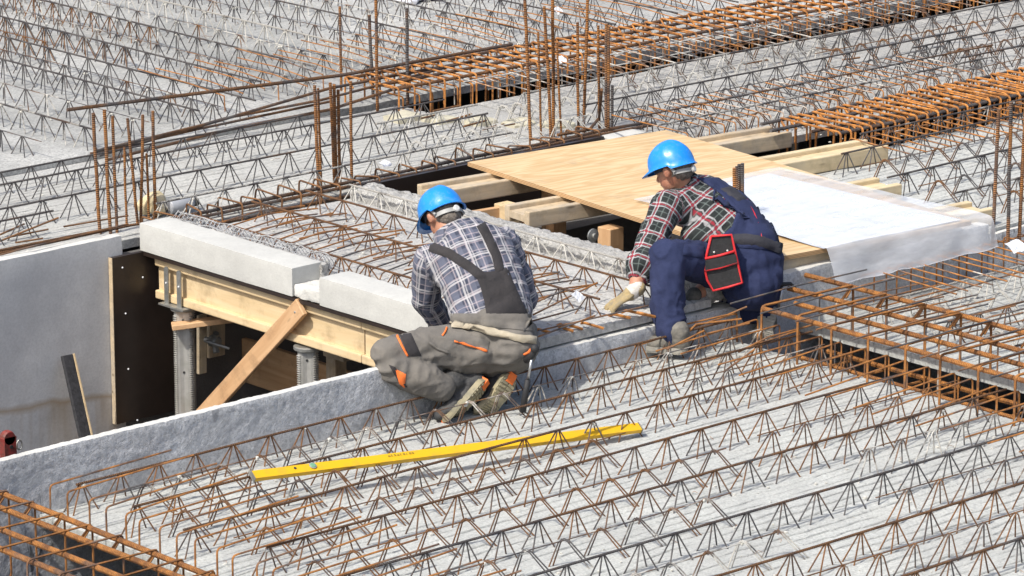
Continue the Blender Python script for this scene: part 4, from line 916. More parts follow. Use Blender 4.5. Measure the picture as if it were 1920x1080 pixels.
def helmetmat():
    n = NT('bright_blue_helmet', .36); p = n.pos(); sc_ = n.ramp(n.noise(n.mapping(p, (60, 60, 12)), 1, 4, .7, 1.5), .62, .70)
    c = n.mix(n.ramp(n.noise(p, 9, 3), .35, .65), (.010, .22, .72), (.016, .25, .70)); d = n.ramp(n.noise(p, 22, 5, .7), .52, .72)
    c = n.mix(n.math('MULTIPLY', d, .28), c, (.26, .34, .42)); c = n.mix(n.math('MULTIPLY', sc_, .35), c, (.35, .50, .70))
    n.col(c); n.rough(n.ramp(d, 0, 1, .30, .62)); n.bump(n.noise(p, 40, 3), .0006, .6); return n.m
def skinmat():
    n = NT('weathered_skin', .55); p = n.pos(); n.col(n.mix(n.ramp(n.noise(p, 16, 4, .6), .4, .65), (.47, .24, .15), (.40, .17, .105)))
    n.b.inputs['Subsurface Weight'].default_value = .08; n.b.inputs['Subsurface Scale'].default_value = .01; n.bump(n.noise(p, 220, 3), .0008, .5); return n.m
M_skin = skinmat(); M_hair = simple('short_greying_hair', (.10, .08, .065), .9, 0, (.22, .19, .16), 90, .004, 250)
M_helmet = helmetmat()
M_hin = simple('dark_helmet_inside', (.03, .035, .045), .8); M_harn = simple('grey_harness_plastic', (.30, .30, .29), .5); M_knob = simple('pale_harness_knob', (.55, .55, .53), .45)
M_glove = simple('dusty_yellow_glove', (.36, .27, .13), .9, 0, (.24, .20, .13), 30, .002, 120); M_cuff = simple('pale_glove_cuff', (.58, .55, .50), .9, 0, (.45, .42, .38), 40, .002, 120)
M_dglove = simple('dark_grey_glove', (.06, .06, .055), .9, 0, (.12, .115, .10), 30, .002, 120)
M_none = None
def bootmat(name, c, c2):
    return simple(name, c, .75, 0, c2, 16, .003, 90)
M_boot1 = bootmat('dusty_grey_boot', (.022, .024, .028), (.075, .072, .068)); M_sole1 = bootmat('worn_tan_sole', (.36, .31, .19), (.20, .185, .13))
M_boot2 = bootmat('muddy_boot', (.20, .185, .155), (.10, .095, .085)); M_sole2 = bootmat('grey_worn_sole', (.36, .34, .29), (.22, .21, .19))
M_steelt = simple('tool_steel', (.55, .55, .55), .3, .9); M_grip = simple('black_rubber_grip', (.02, .02, .022), .7)

def loft(mb, pts, rads, side, n=22, sub=5):
    P = [V(p) for p in pts]; m = len(P); C = []; Rr = []
    def cr(a, b, c, d, t): return .5*((2*b)+(c-a)*t+(2*a-5*b+4*c-d)*t*t+(3*b-a-3*c+d)*t**3)
    for i in range(m-1):
        a, b, c, d = P[max(i-1, 0)], P[i], P[i+1], P[min(i+2, m-1)]
        ra, rb, rc, rd = (V((*rads[max(i-1, 0)], 0)), V((*rads[i], 0)), V((*rads[i+1], 0)), V((*rads[min(i+2, m-1)], 0)))
        for k in range(sub): C.append(cr(a, b, c, d, k/sub)); Rr.append(cr(ra, rb, rc, rd, k/sub))
    C.append(P[-1]); Rr.append(V((*rads[-1], 0)))
    t0 = (C[1]-C[0]).normalized(); t1 = (C[-1]-C[-2]).normalized(); r0, r1 = Rr[0], Rr[-1]
    C = [C[0]-t0*min(r0)*0-t0*.5*min(r0.x, r0.y), C[0]-t0*.3*min(r0.x, r0.y)]+C+[C[-1]+t1*.3*min(r1.x, r1.y), C[-1]+t1*.5*min(r1.x, r1.y)]
    Rr = [r0*.45, r0*.85]+Rr+[r1*.85, r1*.45]
    vs = []
    for i, c in enumerate(C):
        t = (C[min(i+1, len(C)-1)]-C[max(i-1, 0)]).normalized(); s = V(side); s = (s-t*s.dot(t)).normalized(); b = t.cross(s)
        for k in range(n):
            q = 2*math.pi*k/n; vs.append(c+s*Rr[i].x*math.cos(q)+b*Rr[i].y*math.sin(q))
    N = len(C); fs = [(i*n+k, i*n+(k+1) % n, (i+1)*n+(k+1) % n, (i+1)*n+k) for i in range(N-1) for k in range(n)]
    fs.append(tuple(range(n-1, -1, -1))); fs.append(tuple((N-1)*n+k for k in range(n))); mb.add(vs, fs)
def folds(amp, sc, seed, stretch=(1, 1, 1), crease=.5):
    def f(c, no):
        x, y, z = c[:, 0]/sc*stretch[0], c[:, 1]/sc*stretch[1], c[:, 2]/sc*stretch[2]
        a = fb(x, y, z, seed, 3); w_ = vn(x*.7, y*.7, z*.7, seed+9)
        r = 1-2*np.abs(vn(x*1.5+w_*1.2, y*1.5+w_, z*1.5, seed+20))
        w2 = vn(x*.9+5, y*.9, z*.9, seed+40); sh = np.maximum(0, 1-4*np.abs(vn(x*1.1+w2*1.5, y*1.1, z*1.1+w2, seed+41)))*np.clip(w2+.5, 0, 1)
        return c+no*(amp*(a*.7+crease*r+crease*.9*sh))[:, None]
    return f
def plaid_uv(o, segs):
    """segs: (p0, p1, side, radius, u offset): nearest segment gives woven coordinates"""
    me = o.data; n = len(me.vertices); co = np.empty(n*3); me.vertices.foreach_get('co', co); co = co.reshape(-1, 3)
    best = np.full(n, 1e9); U = np.zeros(n); W_ = np.zeros(n)
    for p0, p1, side, r, off in segs:
        p0 = np.array(p0); p1 = np.array(p1); t = p1-p0; L = np.linalg.norm(t); t = t/L; d = co-p0; u = d@t; uc = np.clip(u, 0, L)
        q = co-(p0+uc[:, None]*t); dist = np.linalg.norm(q, axis=1)/r; s = np.array(side, float); s = s-t*(s@t); s /= np.linalg.norm(s); b = np.cross(t, s)
        v = np.arctan2(q@b, q@s)*r if r < .1 else q@s
        if r >= .1:
            bb = q@b; v = np.sign(q@s)*np.minimum(np.abs(q@s), r*.9)+np.where(np.abs(q@s) > r*.9, bb, 0)*1.0
            v = q@s
        k = dist < best; best[k] = dist[k]; U[k] = u[k]+off; W_[k] = v[k]
    for nm, a in (('pu', U+5), ('pv', W_+5)):
        at = me.attributes.new(nm, 'FLOAT', 'POINT'); at.data.foreach_set('value', a)
class Drape:
    """lays strips and panels on a body by shooting from outside towards it"""
    def __init__(s, objs, eye):
        s.vs = []; fs = []
        for o in objs:
            b = len(s.vs); s.vs += [v.co.copy() for v in o.data.vertices]; fs += [tuple(i+b for i in p.vertices) for p in o.data.polygons]
        s.t = BVHTree.FromPolygons(s.vs, fs); s.eye = V(eye)
    def hit(s, p, off):
        p = V(p); d = (p-s.eye).normalized(); h = s.t.ray_cast(p-d*2, d)
        if h[0] is None:
            h = s.t.find_nearest(p)
        n_ = h[1] if h[1].dot(d) < 0 else -h[1]
        return h[0]+n_*off
    def patch(s, left, right, name, mat, par, off=.006, nu=10, nv=24, wr=0.0, seed=1):
        def at(pl, t):
            pl = [V(q) for q in pl]; k = t*(len(pl)-1); i = min(int(k), len(pl)-2); return pl[i].lerp(pl[i+1], k-i)
        vs = []
        for j in range(nv+1):
            a, b = at(left, j/nv), at(right, j/nv)
            for i in range(nu+1):
                e = (i in (0, nu)) or (j in (0, nv)); p = a.lerp(b, i/nu)
                q = s.hit(p, (.35*off if e else off)+(0 if e else wr*float(fb(p.x/.05, p.y/.05, p.z/.05, seed))))
                vs.append(q)
        k_ = nu+1; fs = [(j*k_+i, j*k_+i+1, (j+1)*k_+i+1, (j+1)*k_+i) for j in range(nv) for i in range(nu)]
        mb = MB(); mb.add(vs, fs); return mb.build(name, mat, par, smooth=True)
    def strip(s, line, width, name, mat, par, off=.006, n=20, nu=4):
        P = [V(q) for q in line]; L = []; Rr = []
        d = (P[len(P)//2]-s.eye).normalized(); Q = []
        for k in range(n+1):
            t = k/n*(len(P)-1); i = min(int(t), len(P)-2); Q.append(P[i].lerp(P[i+1], t-i))
        for k, q in enumerate(Q):
            t = (Q[min(k+1, n)]-Q[max(k-1, 0)]).normalized(); w_ = t.cross(d).normalized()*width/2; L.append(q-w_); Rr.append(q+w_)
        return s.patch(L, Rr, name, mat, par, off, nu, n)
def hand(mb, wrist, fwd, palm, side, curl=.35, s=1.0, thumb=1):
    """palm and five separate bent fingers; palm = direction the palm faces, side = towards the thumb"""
    f = V(fwd).normalized(); p = V(palm); p = (p-f*p.dot(f)).normalized(); d = V(side); d = (d-f*d.dot(f)-p*d.dot(p)).normalized(); w_ = V(wrist)
    Q = Matrix((f, d, p)).transposed()
    mb.ell(w_+f*.045*s, (.052*s, .040*s, .017*s), Q); mb.ell(w_+f*.02*s, (.035*s, .030*s, .018*s), Q)
    for k, (o, L) in enumerate(((.029, .070), (.010, .078), (-.010, .073), (-.028, .058))):
        b = w_+f*.080*s+d*o*s; dd = (f+d*(o*4)).normalized(); c = curl*(1+.12*k)
        p1 = b+dd*L*.42*s; d2 = (dd*math.cos(c)+p*math.sin(c)).normalized(); p2 = p1+d2*L*.33*s; d3 = (dd*math.cos(c*2)+p*math.sin(c*2)).normalized(); p3 = p2+d3*L*.27*s
        r = .0092*s
        mb.cap(b-dd*.03*s, r*1.05, p1, r); mb.cap(p1, r, p2, r*.93); mb.cap(p2, r*.93, p3, r*.82)
    b = w_+f*.022*s+d*.026*s; p1 = b+(d*.75+f*.6+p*.35).normalized()*.038*s; p2 = p1+(f*.85+d*.3+p*.4).normalized()*.030*s; p3 = p2+(f*.9+p*.4).normalized()*.022*s
    mb.cap(b, .0125*s, p1, .011*s); mb.cap(p1, .011*s, p2, .010*s); mb.cap(p2, .010*s, p3, .0085*s)
def rotframe(c, fwd, up):
    f = V(fwd).normalized(); u = V(up); u = (u-f*u.dot(f)).normalized(); l = u.cross(f); c = V(c)
    return Matrix(((f.x, l.x, u.x, c.x), (f.y, l.y, u.y, c.y), (f.z, l.z, u.z, c.z), (0, 0, 0, 1)))
def helmet(par, c, fwd, up):
    M = rotframe(c, fwd, up) @ Matrix.Scale(.83, 4); n = 48; mb = MB(); vs = []; rings = 14
    def dome(scale, mbx, low=0):
        vs = []
        for i in range(rings+1):
            a = (i/rings)*math.pi/2
            for k in range(n):
                q = 2*math.pi*k/n; x, y, z = math.sin(a)*math.cos(q), math.sin(a)*math.sin(q), math.cos(a)
                z = z**.85; rib = 0
                if abs(y) < .16 and z > .25: rib = .006*(1-abs(y)/.16)**.5*(1 if abs(y) > .0 else 1)
                ax = .138 if x > 0 else .130
                drop = -.020*(1-z)*(0 if x > -.3 else 1)
                p = V((x*ax*scale, y*.112*scale, (z*.128+rib)*scale+drop)); vs.append(M @ p)
        fs = [(i*n+k, (i+1)*n+k, (i+1)*n+(k+1) % n, i*n+(k+1) % n) for i in range(rings) for k in range(n)]
        return vs, fs
    vs, fs = dome(1, None); b = len(vs)
    for e, dz in ((.008, -.010), (.012, -.013), (.0, -.012)):            # flared rim and peak
        for k in range(n):
            q = 2*math.pi*k/n; cx = math.cos(q); pk = max(0, cx-.35)/.65
            ax = (.138 if cx > 0 else .130)+e+(.048*pk**.7 if e > .005 else .02*pk**.7); ay = .112+e
            drop = -.020*(0 if cx > -.3 else 1)
            vs.append(M @ V((cx*ax, math.sin(q)*ay, dz-.012*pk+drop)))
    for j in range(3):
        for k in range(n):
            a0 = rings*n if j == 0 else b+(j-1)*n; a1 = b+j*n; fs.append((a0+k, a1+k, a1+(k+1) % n, a0+(k+1) % n))
    mb.add(vs, fs); sh = mb.build('helmet', M_helmet, par, smooth=True)
    mb = MB(); vs, fs = dome(.955, None); mb.add(vs, [f[::-1] for f in fs]); mb.build('helmet_lining', M_hin, sh, smooth=True)
    # head band and nape strap with ratchet knob
    def band(z0, z1, sx, sy, q0, q1, mat, name, t=.004, dz=0):
        mb = MB(); m = 30; vs = []
        for i in range(m+1):
            q = q0+(q1-q0)*i/m; lo = dz*max(0, -math.cos(q))
            for rr, z in ((0, z0), (t, z0), (t, z1), (0, z1)): vs.append(M @ V((math.cos(q)*(sx+rr), math.sin(q)*(sy+rr), z-lo)))
        fs = [(i*4+j, i*4+4+j, i*4+4+(j+1) % 4, i*4+(j+1) % 4) for i in range(m) for j in range(4)]+[(0, 1, 2, 3), (m*4+3, m*4+2, m*4+1, m*4)]
        mb.add(vs, fs); return mb.build(name, mat, sh)
    band(-.030, .012, .106, .088, .0, 2*math.pi, M_hin, 'head_band')
    band(-.062, -.040, .112, .090, math.pi*.62, math.pi*1.38, M_harn, 'nape_strap', .005, .010)
    for s in (-1, 1):
        mb = MB(); mb.tube([M @ V((-.03, s*.094, -.005)), M @ V((-.055, s*.090, -.055))], .007, 6); mb.build('strap', M_harn, sh)
    mb = MB(); Mk = M @ Matrix.Translation((-.120, 0, -.062)) @ Matrix.Rotation(-math.pi/2, 4, 'Y'); mb.lathe([(.018, -.004), (.019, .008), (.013, .012)], 16, Mk); mb.build('ratchet_knob', M_knob, sh)
    return sh
def head(mb, c, fwd, up, s=1.0):
    M = rotframe(c, fwd, up); Q = M.to_3x3()
    mb.ell(M @ V((-.012*s, 0, .012*s)), (.092*s, .076*s, .095*s), Q); mb.ell(M @ V((.028*s, 0, -.040*s)), (.060*s, .058*s, .072*s), Q); mb.ell(M @ V((.050*s, 0, -.085*s)), (.030*s, .032*s, .024*s), Q)
    mb.cap(M @ V((.078*s, 0, .0)), .012*s, M @ V((.098*s, 0, -.032*s)), .014*s)                      # nose
    mb.ell(M @ V((.082*s, 0, -.062*s)), (.010*s, .024*s, .007*s), Q)                            # mouth
    mb.ell(M @ V((.080*s, 0, .020*s)), (.014*s, .050*s, .009*s), Q)                            # brow
    for k in (-1, 1):
        mb.ell(M @ V((.076*s, k*.030*s, .002*s)), (.014*s, .014*s, .011*s), Q)
        mb.ell(M @ V((-.008*s, k*.082*s, -.012*s)), (.022*s, .010*s, .032*s), Q)               # ears
        mb.ell(M @ V((-.012*s, k*.090*s, -.004*s)), (.015*s, .008*s, .022*s), Q)
def boot(par, heel, toe, down, mats, L=.29, accent=None, shaft=None):
    """heel, toe: ends of the sole; down: direction the sole faces"""
    L = (V(toe)-V(heel)).length; x = (V(toe)-V(heel)).normalized(); M = rotframe(heel, x, -V(down)); sc = L/.29
    def foot(y0, z0, z1, grow, name, mat, taper=0):
        n = 28; out = []
        for k in range(n):
            q = 2*math.pi*k/n; cx = .145+.145*math.cos(q); t = cx/.29
            hw = 1.12*(.036+.016*math.sin(min(1, t*1.05)*math.pi*.85)**1.3+.006*t)*abs(math.sin(q))**.55 if abs(math.sin(q)) > 1e-3 else 0
            out.append((cx+(grow*math.cos(q)), math.copysign(hw+grow, math.sin(q))*1.0))
        mb = MB(); zs = (z0, z0+.004, z1-.004, z1); gs = (.96, 1, 1, .97); vs = []
        for z, g in zip(zs, gs):
            for a, b in out: vs.append(M @ V((((a-.145)*g+.145)*sc, b*g*sc, z+(.012*(max(0, a-.2)/.09)**2)*0)))
        fs = [(i*n+k, i*n+(k+1) % n, (i+1)*n+(k+1) % n, (i+1)*n+k) for i in range(3) for k in range(n)]+[tuple(range(n-1, -1, -1)), tuple(3*n+k for k in range(n))]
        mb.add(vs, fs); return mb.build(name, mat, par_)
    mb = MB(); Q = M.to_3x3()
    mb.ell(M @ V((.215*sc, 0, .045)), (.078*sc, .047, .040), Q); mb.ell(M @ V((.13*sc, 0, .060)), (.095, .040, .045), Q); mb.ell(M @ V((.060*sc, 0, .055)), (.062, .038, .050), Q)
    sh = V(shaft) if shaft else M @ V((.05, 0, .20)); an = M @ V((.062, 0, .095)); mb.cap(M @ V((.06, 0, .07)), .046, an, .050); mb.cap(an, .048, sh, .046)
    mb.cap(M @ V((.10, 0, .08)), .040, M @ V((.16*sc, 0, .062)), .038)
    par_ = fuse(mb, 'boot', .006, 3, mats[0], folds(.004, .04, 5), par)
    s = foot(0, -.004, .026, .004, 'sole', mats[1])
    par_ = s_par = par_
    mb = MB()
    for i in range(9):
        t = .03+i*.029
        if .10 < t < .135: continue
        hw = .028+.014*math.sin(min(1, t/.29)*math.pi*.85)
        for k in (-1, 1):
            vs = [M @ V((a*sc, b, c)) for c in (-.0075, -.003) for a, b in ((t, k*.003), (t+.019, k*.003), (t+.023, k*hw), (t+.004, k*hw))]
            mb.add(vs, [(0, 1, 2, 3), (7, 6, 5, 4), (0, 4, 5, 1), (1, 5, 6, 2), (2, 6, 7, 3), (3, 7, 4, 0)])
    mb.build('sole_tread', mats[1], par_)
    mb = MB()
    for i in range(5):
        a = M @ V((.105+i*.020, -.020, .112-i*.006)); b = M @ V((.100+i*.020, .020, .112-i*.006)); mb.tube([a, b], .0022, 5)
    mb.build('laces', mats[1], par_)
    if accent:
        for (t0, t1) in accent:
            mb = MB(); hw = .020; vs = [M @ V((a*sc, b, c)) for c in (-.009, .030) for a, b in ((t0, -hw), (t1, -hw), (t1, hw), (t0, hw))]
            mb.add(vs, [(3, 2, 1, 0), (4, 5, 6, 7), (0, 1, 5, 4), (1, 2, 6, 5), (2, 3, 7, 6), (3, 0, 4, 7)]); mb.build('heel_patch', M_orange, par_)
    return par_

def bent_boot(par, heel, ball, toe, down, mats, shaft, accent=(), toe_down=(0, 0, -1)):
    """work boot whose sole follows heel - ball - toe"""
    H, B_, T_ = V(heel), V(ball), V(toe); n = 18; P = []
    ctrl = B_*1.6-H*.3-T_*.3
    for i in range(n+1):
        t = i/n; P.append(H*(1-t)**2+ctrl*2*t*(1-t)+T_*t*t)
    fr = []
    for i, p in enumerate(P):
        t = (P[min(i+1, n)]-P[max(i-1, 0)]).normalized(); k = max(0, (i/n-.45)/.55); d = (V(down).normalized()*(1-k)+V(toe_down)*k).normalized()
        d = (d-t*d.dot(t)).normalized(); fr.append((p, t, d, t.cross(d)))
    def hw(u): return (.037 if u < .3 else .037-.006*math.sin((u-.3)/.25*math.pi) if u < .55 else .037+.012*math.sin((u-.55)/.35*math.pi/2) if u < .9 else .049)*math.sqrt(max(0.0, 1-max(0, (abs(u-.5)-.36)/.145)**2.2))+.003
    mb = MB()
    sec = [(.00, .05, .040, .040), (.16, .048, .041, .042), (.34, .052, .040, .044), (.52, .046, .042, .040), (.70, .038, .045, .034), (.86, .033, .041, .030), (.95, .028, .032, .026)]
    for u, h, rw, rh in sec:
        p, t, d, w_ = fr[int(u*n)]; Q = Matrix((t, w_, -d)).transposed(); mb.ell(p-d*h+(t*.022 if u < .05 else t*0), (.040, rw, rh), Q)
    p, t, d, w_ = fr[int(.22*n)]; an = p-d*.10; mb.cap(p-d*.06, .044, an, .047); mb.cap(an, .047, V(shaft), .050)
    b = fuse(mb, 'boot', .005, 3, mats[0], folds(.0035, .03, 5), par)
    mb = MB(); vs = []
    for i, (p, t, d, w_) in enumerate(fr):
        a = hw(i/n); e = t*(-.004 if i == 0 else .004 if i == n else 0)
        for s, h in ((-1, 0), (1, 0), (1.04, -.010), (1, -.026), (-1, -.026), (-1.04, -.010)): vs.append(p+e+w_*a*s+d*h)
    m = 6; fs = [(i*m+j, i*m+(j+1) % m, (i+1)*m+(j+1) % m, (i+1)*m+j) for i in range(n) for j in range(m)]+[tuple(range(m-1, -1, -1)), tuple(n*m+j for j in range(m))]
    mb.add(vs, fs); mb.build('sole', mats[1], b)
    mb = MB()
    for i in range(1, n-1):
        if i in (6, 7): continue
        p, t, d, w_ = fr[i]; a = hw(i/n)*.9; q = fr[i+1][0]; tt = (q-p)*.62
        for s in (-1, 1):
            c = [p+w_*s*.004, p+w_*s*a+t*.004, p+w_*s*a+t*.004+tt, p+w_*s*.004+tt]; mb.add([v+d*.0045 for v in c]+[v-d*.004 for v in c], [(0, 1, 2, 3), (7, 6, 5, 4), (0, 4, 5, 1), (1, 5, 6, 2), (2, 6, 7, 3), (3, 7, 4, 0)])
    mb.build('sole_tread', mats[1], b)
    for i0, i1 in accent:
        mb = MB(); vs = []
        for i in range(i0, i1+1):
            p, t, d, w_ = fr[i]
            for s, h in ((-.019, .006), (.019, .006), (.019, -.028), (-.019, -.028)): vs.append(p+w_*s+d*h+(t*-.006 if i == 0 else t*.006 if i == n else t*0))
        k = i1-i0; mb.add(vs, [(i*4+j, i*4+(j+1) % 4, (i+1)*4+(j+1) % 4, (i+1)*4+j) for i in range(k) for j in range(4)]+[(3, 2, 1, 0), tuple(k*4+j for j in range(4))]); mb.build('orange_patch', M_orange, b)
    mb = MB()
    for k in range(5):
        p, t, d, w_ = fr[int((.34+.06*k)*n)]; h = .094-.010*k; mb.tube([p-d*h-w_*.018, p-d*(h+.004), p-d*h+w_*.018], .0022, 5)
    mb.build('laces', mats[1], b); return b

# grey worker, squatting with his left knee on the wall
w1 = empty('person', (-1.52, -1.45, 0), -YAW, label='squatting man in a navy checked shirt, grey orange-trimmed trousers and blue helmet', cat='person')
EYE = [(0.159, -17.227, 5.166)][0]
hc, nk = V((-0.143, 0.5, 0.75)), V((-0.103, 0.44, 0.68))
sL, sR = V((-0.194, 0.37, 0.58)), V((0.122, 0.44, 0.64))
eL, eR = V((-0.215, 0.43, 0.397)), V((0.21, 0.46, 0.389)); cL, cR = V((-0.156, 0.5, 0.278)), V((0.173, 0.52, 0.287))
hL, hR = V((-0.124, 0.52, 0.234)), V((0.124, 0.54, 0.243))
pel, wst, mid, chs, upp = V((0.079, 0.13, 0.267)), V((0.07, 0.18, 0.39)), V((0.04, 0.25, 0.505)), V((-0.015, 0.34, 0.606)), V((-0.057, 0.4, 0.655))
side = (sR-sL).normalized(); hf, hu = V((-.50, .55, -.68)), V((-.36, .62, .72))
mb = MB(); head(mb, hc, hf, hu, .88); mb.cap(nk, .055, hc+hu*-.03, .052); loft(mb, [wst, mid, chs, upp, nk], [(.13, .09), (.14, .10), (.15, .10), (.11, .08), (.06, .06)], side)
for s_, e_, c_, h_, th in ((sL, eL, cL, hL, 1), (sR, eR, cR, hR, -1)):
    mb.cap(s_, .052, e_, .042); mb.cap(e_, .042, c_, .034); mb.cap(c_, .034, h_, .027)
    hand(mb, h_, (h_-c_).normalized()+V((0, .1, -.3)), V((0, -.2, -1)), V((th, .3, 0)), .5)
body = fuse(mb, 'body', .007, 2, M_skin, None, w1)
mb = MB(); M = rotframe(hc, hf, hu); mb.ell(M @ V((-.022, 0, .012)), (.078, .070, .080), M.to_3x3()); mb.ell(M @ V((-.05, 0, -.035)), (.044, .054, .040), M.to_3x3())
fuse(mb, 'hair', .007, 2, M_hair, folds(.003, .012, 4), w1)
helmet(w1, M @ V((-.006, 0, .022)), hf, hu)
mb = MB(); loft(mb, [V((0.072, 0.16, 0.348)), wst, mid, chs, upp, nk], [(.160, .120), (.168, .125), (.178, .130), (.185, .125), (.145, .105), (.068, .066)], side)
mb.cap(sL, .070, eL, .060); mb.cap(eL, .060, cL, .050); mb.cap(sR, .072, eR, .060); mb.cap(eR, .060, cR, .052); mb.cap(chs, .10, sL, .07); mb.cap(chs, .11, sR, .072)
mb.ell(wst+side*-.10+V((0, -.06, .03)), (.075, .07, .05))
shirt = fuse(mb, 'shirt', .008, 3, M_plaid1, folds(.0075, .075, 11, (1, 1, .8), .8), w1)
sd = tuple(side)
plaid_uv(shirt, [(tuple(wst), tuple(upp), sd, .17, 0), (tuple(sL), tuple(eL), (1, 0, 0), .066, .03), (tuple(eL), tuple(cL), (1, 0, 0), .058, .03+(eL-sL).length), (tuple(sR), tuple(eR), (1, 0, 0), .066, .05), (tuple(eR), tuple(cR), (1, 0, 0), .058, .05+(eR-sR).length)])
mb = MB()
for c, r in ((nk+V((0, 0, -.01)), .068),):
    t = (hc-nk).normalized(); s_ = t.orthogonal().normalized(); b_ = t.cross(s_)
    for zz, rr in ((-.02, .072), (.0, .070), (.022, .064)):
        mb.tube([c+t*zz+(s_*math.cos(q)+b_*math.sin(q))*rr for q in [2*math.pi*k/20 for k in range(21)]], .013, 6, False)
col = fuse(mb, 'collar', .006, 2, M_plaid1, None, w1); plaid_uv(col, [(tuple(nk-V((0, 0, .1))), tuple(hc), (1, 0, 0), .07, .02)])
# trousers
kL, kR = V((-0.364, -0.1, 0.276)), V((0.193, 0.4, 0.257)); aL, aR = V((-0.143, -0.07, 0.15)), V((0.099, 0.16, 0.144))
mb = MB(); mb.ell(pel, (.168, .135, .115)); mb.ell(V((0.0, 0.07, 0.279)), (.108, .105, .098)); mb.ell(V((0.154, 0.07, 0.284)), (.108, .105, .100))
loft(mb, [V((0.079, 0.13, 0.29)), V((0.072, 0.16, 0.353)), V((0.07, 0.18, 0.399))], [(.175, .135), (.172, .130), (.166, .128)], V((1, .15, 0)))
mb.cap(V((-0.011, 0.07, 0.272)), .105, V((-0.202, -0.0, 0.292)), .090); mb.cap(V((-0.202, -0.0, 0.292)), .090, V((-0.362, -0.09, 0.296)), .068)
mb.cap(V((-0.35, -0.11, 0.25)), .066, V((-0.223, -0.09, 0.193)), .072); mb.cap(V((-0.223, -0.09, 0.193)), .072, aL, .060)
mb.cap(V((0.163, 0.12, 0.258)), .105, kR, .075); mb.cap(kR, .072, aR, .062)
tr = fuse(mb, 'trousers', .008, 4, M_greytr, folds(.0085, .085, 21, (.7, 1, 1.3), .9), w1)
D = Drape([shirt, tr], EYE)
def T(*p): return [V(q) for q in p]
D.patch(T(*[(0.002, -0.0, 0.625), (0.028, -0.0, 0.56), (0.042, -0.0, 0.502), (0.051, -0.0, 0.444)]), T(*[(0.143, -0.0, 0.639), (0.172, -0.0, 0.565), (0.199, -0.0, 0.502), (0.226, -0.0, 0.444)]), 'bib_back', M_charc, w1, .008, 12, 16, .004)
D.strip(T(*[(-0.186, -0.0, 0.739), (-0.11, -0.0, 0.713), (-0.021, -0.0, 0.653), (0.046, -0.0, 0.597)]), .040, 'shoulder_strap', M_charc, w1, .009)
D.strip(T(*[(0.027, 0.0, 0.836), (0.06, 0.0, 0.773), (0.091, -0.0, 0.704), (0.109, -0.0, 0.625)]), .040, 'shoulder_strap', M_charc, w1, .009)
D.strip(T(*[(0.008, -0.0, 0.625), (0.064, 0.0, 0.593), (0.141, 0.0, 0.634)]), .03, 'strap_yoke', M_charc, w1, .010)
D.patch(T(*[(-0.098, 0.0, 0.448), (-0.098, -0.0, 0.406)]), T(*[(0.247, -0.0, 0.448), (0.253, -0.0, 0.369)]), 'waistband', M_greytr, w1, .010, 24, 5, .002, 4)
D.strip(T(*[(-0.098, -0.0, 0.399), (-0.021, 0.0, 0.39), (0.08, -0.0, 0.367), (0.17, 0.0, 0.341), (0.256, 0.0, 0.329)]), .030, 'belt', M_belt, w1, .024)
D.patch(T(*[(-0.076, -0.0, 0.369), (-0.087, -0.0, 0.324)]), T(*[(0.064, -0.0, 0.327), (0.053, -0.0, 0.278)]), 'back_pocket', M_greytr, w1, .007, 10, 6)
D.strip(T(*[(-0.087, -0.0, 0.327), (-0.022, -0.0, 0.308), (0.053, -0.0, 0.282)]), .008, 'pocket_trim', M_orange, w1, .010)
D.strip(T(*[(0.206, -0.0, 0.268), (0.226, -0.0, 0.28), (0.242, 0.0, 0.299)]), .010, 'pocket_trim', M_orange, w1, .010, 6)
D.patch(T(*[(-0.319, -0.0, 0.357), (-0.279, -0.0, 0.261)]), T(*[(-0.267, -0.0, 0.362), (-0.225, 0.0, 0.263)]), 'knee_patch', M_charc, w1, .006, 6, 10)
D.strip(T(*[(-0.328, -0.0, 0.352), (-0.308, -0.0, 0.308), (-0.283, 0.0, 0.261)]), .009, 'knee_trim', M_orange, w1, .009)
D.patch(T(*[(-0.363, -0.0, 0.224), (-0.311, -0.0, 0.13)]), T(*[(-0.336, -0.0, 0.214), (-0.284, -0.0, 0.125)]), 'knee_patch', M_charc, w1, .005, 5, 8)
D.patch(T(*[(-0.343, -0.0, 0.209), (-0.318, -0.0, 0.139)]), T(*[(-0.291, -0.0, 0.184), (-0.296, -0.0, 0.122)]), 'orange_insert', M_orange, w1, .007, 5, 8)
D.strip(T(*[(-0.136, -0.0, 0.35), (-0.123, -0.0, 0.369), (-0.116, -0.0, 0.388)]), .008, 'pocket_trim', M_orange, w1, .008, 5)
D.strip(T(*[(-0.193, -0.0, 0.322), (-0.152, -0.0, 0.292), (-0.107, -0.0, 0.275)]), .012, 'side_pocket_flap', M_greytr, w1, .010, 8)
bent_boot(w1, (0.053, -0.0, 0.148), (-0.04, -0.07, 0.051), (-0.136, -0.1, 0.006), V((.80, -.50, -.33)), (M_boot1, M_sole1), V((-0.098, -0.03, 0.157)), ((0, 2), (16, 18)))
bent_boot(w1, (0.163, 0.06, 0.162), (0.082, 0.0, 0.04), (0.02, 0.03, -0.004), V((.34, -.92, -.18)), (M_boot1, M_sole1), V((0.079, 0.15, 0.143)), ((0, 2),), (.1, -.3, -.95))
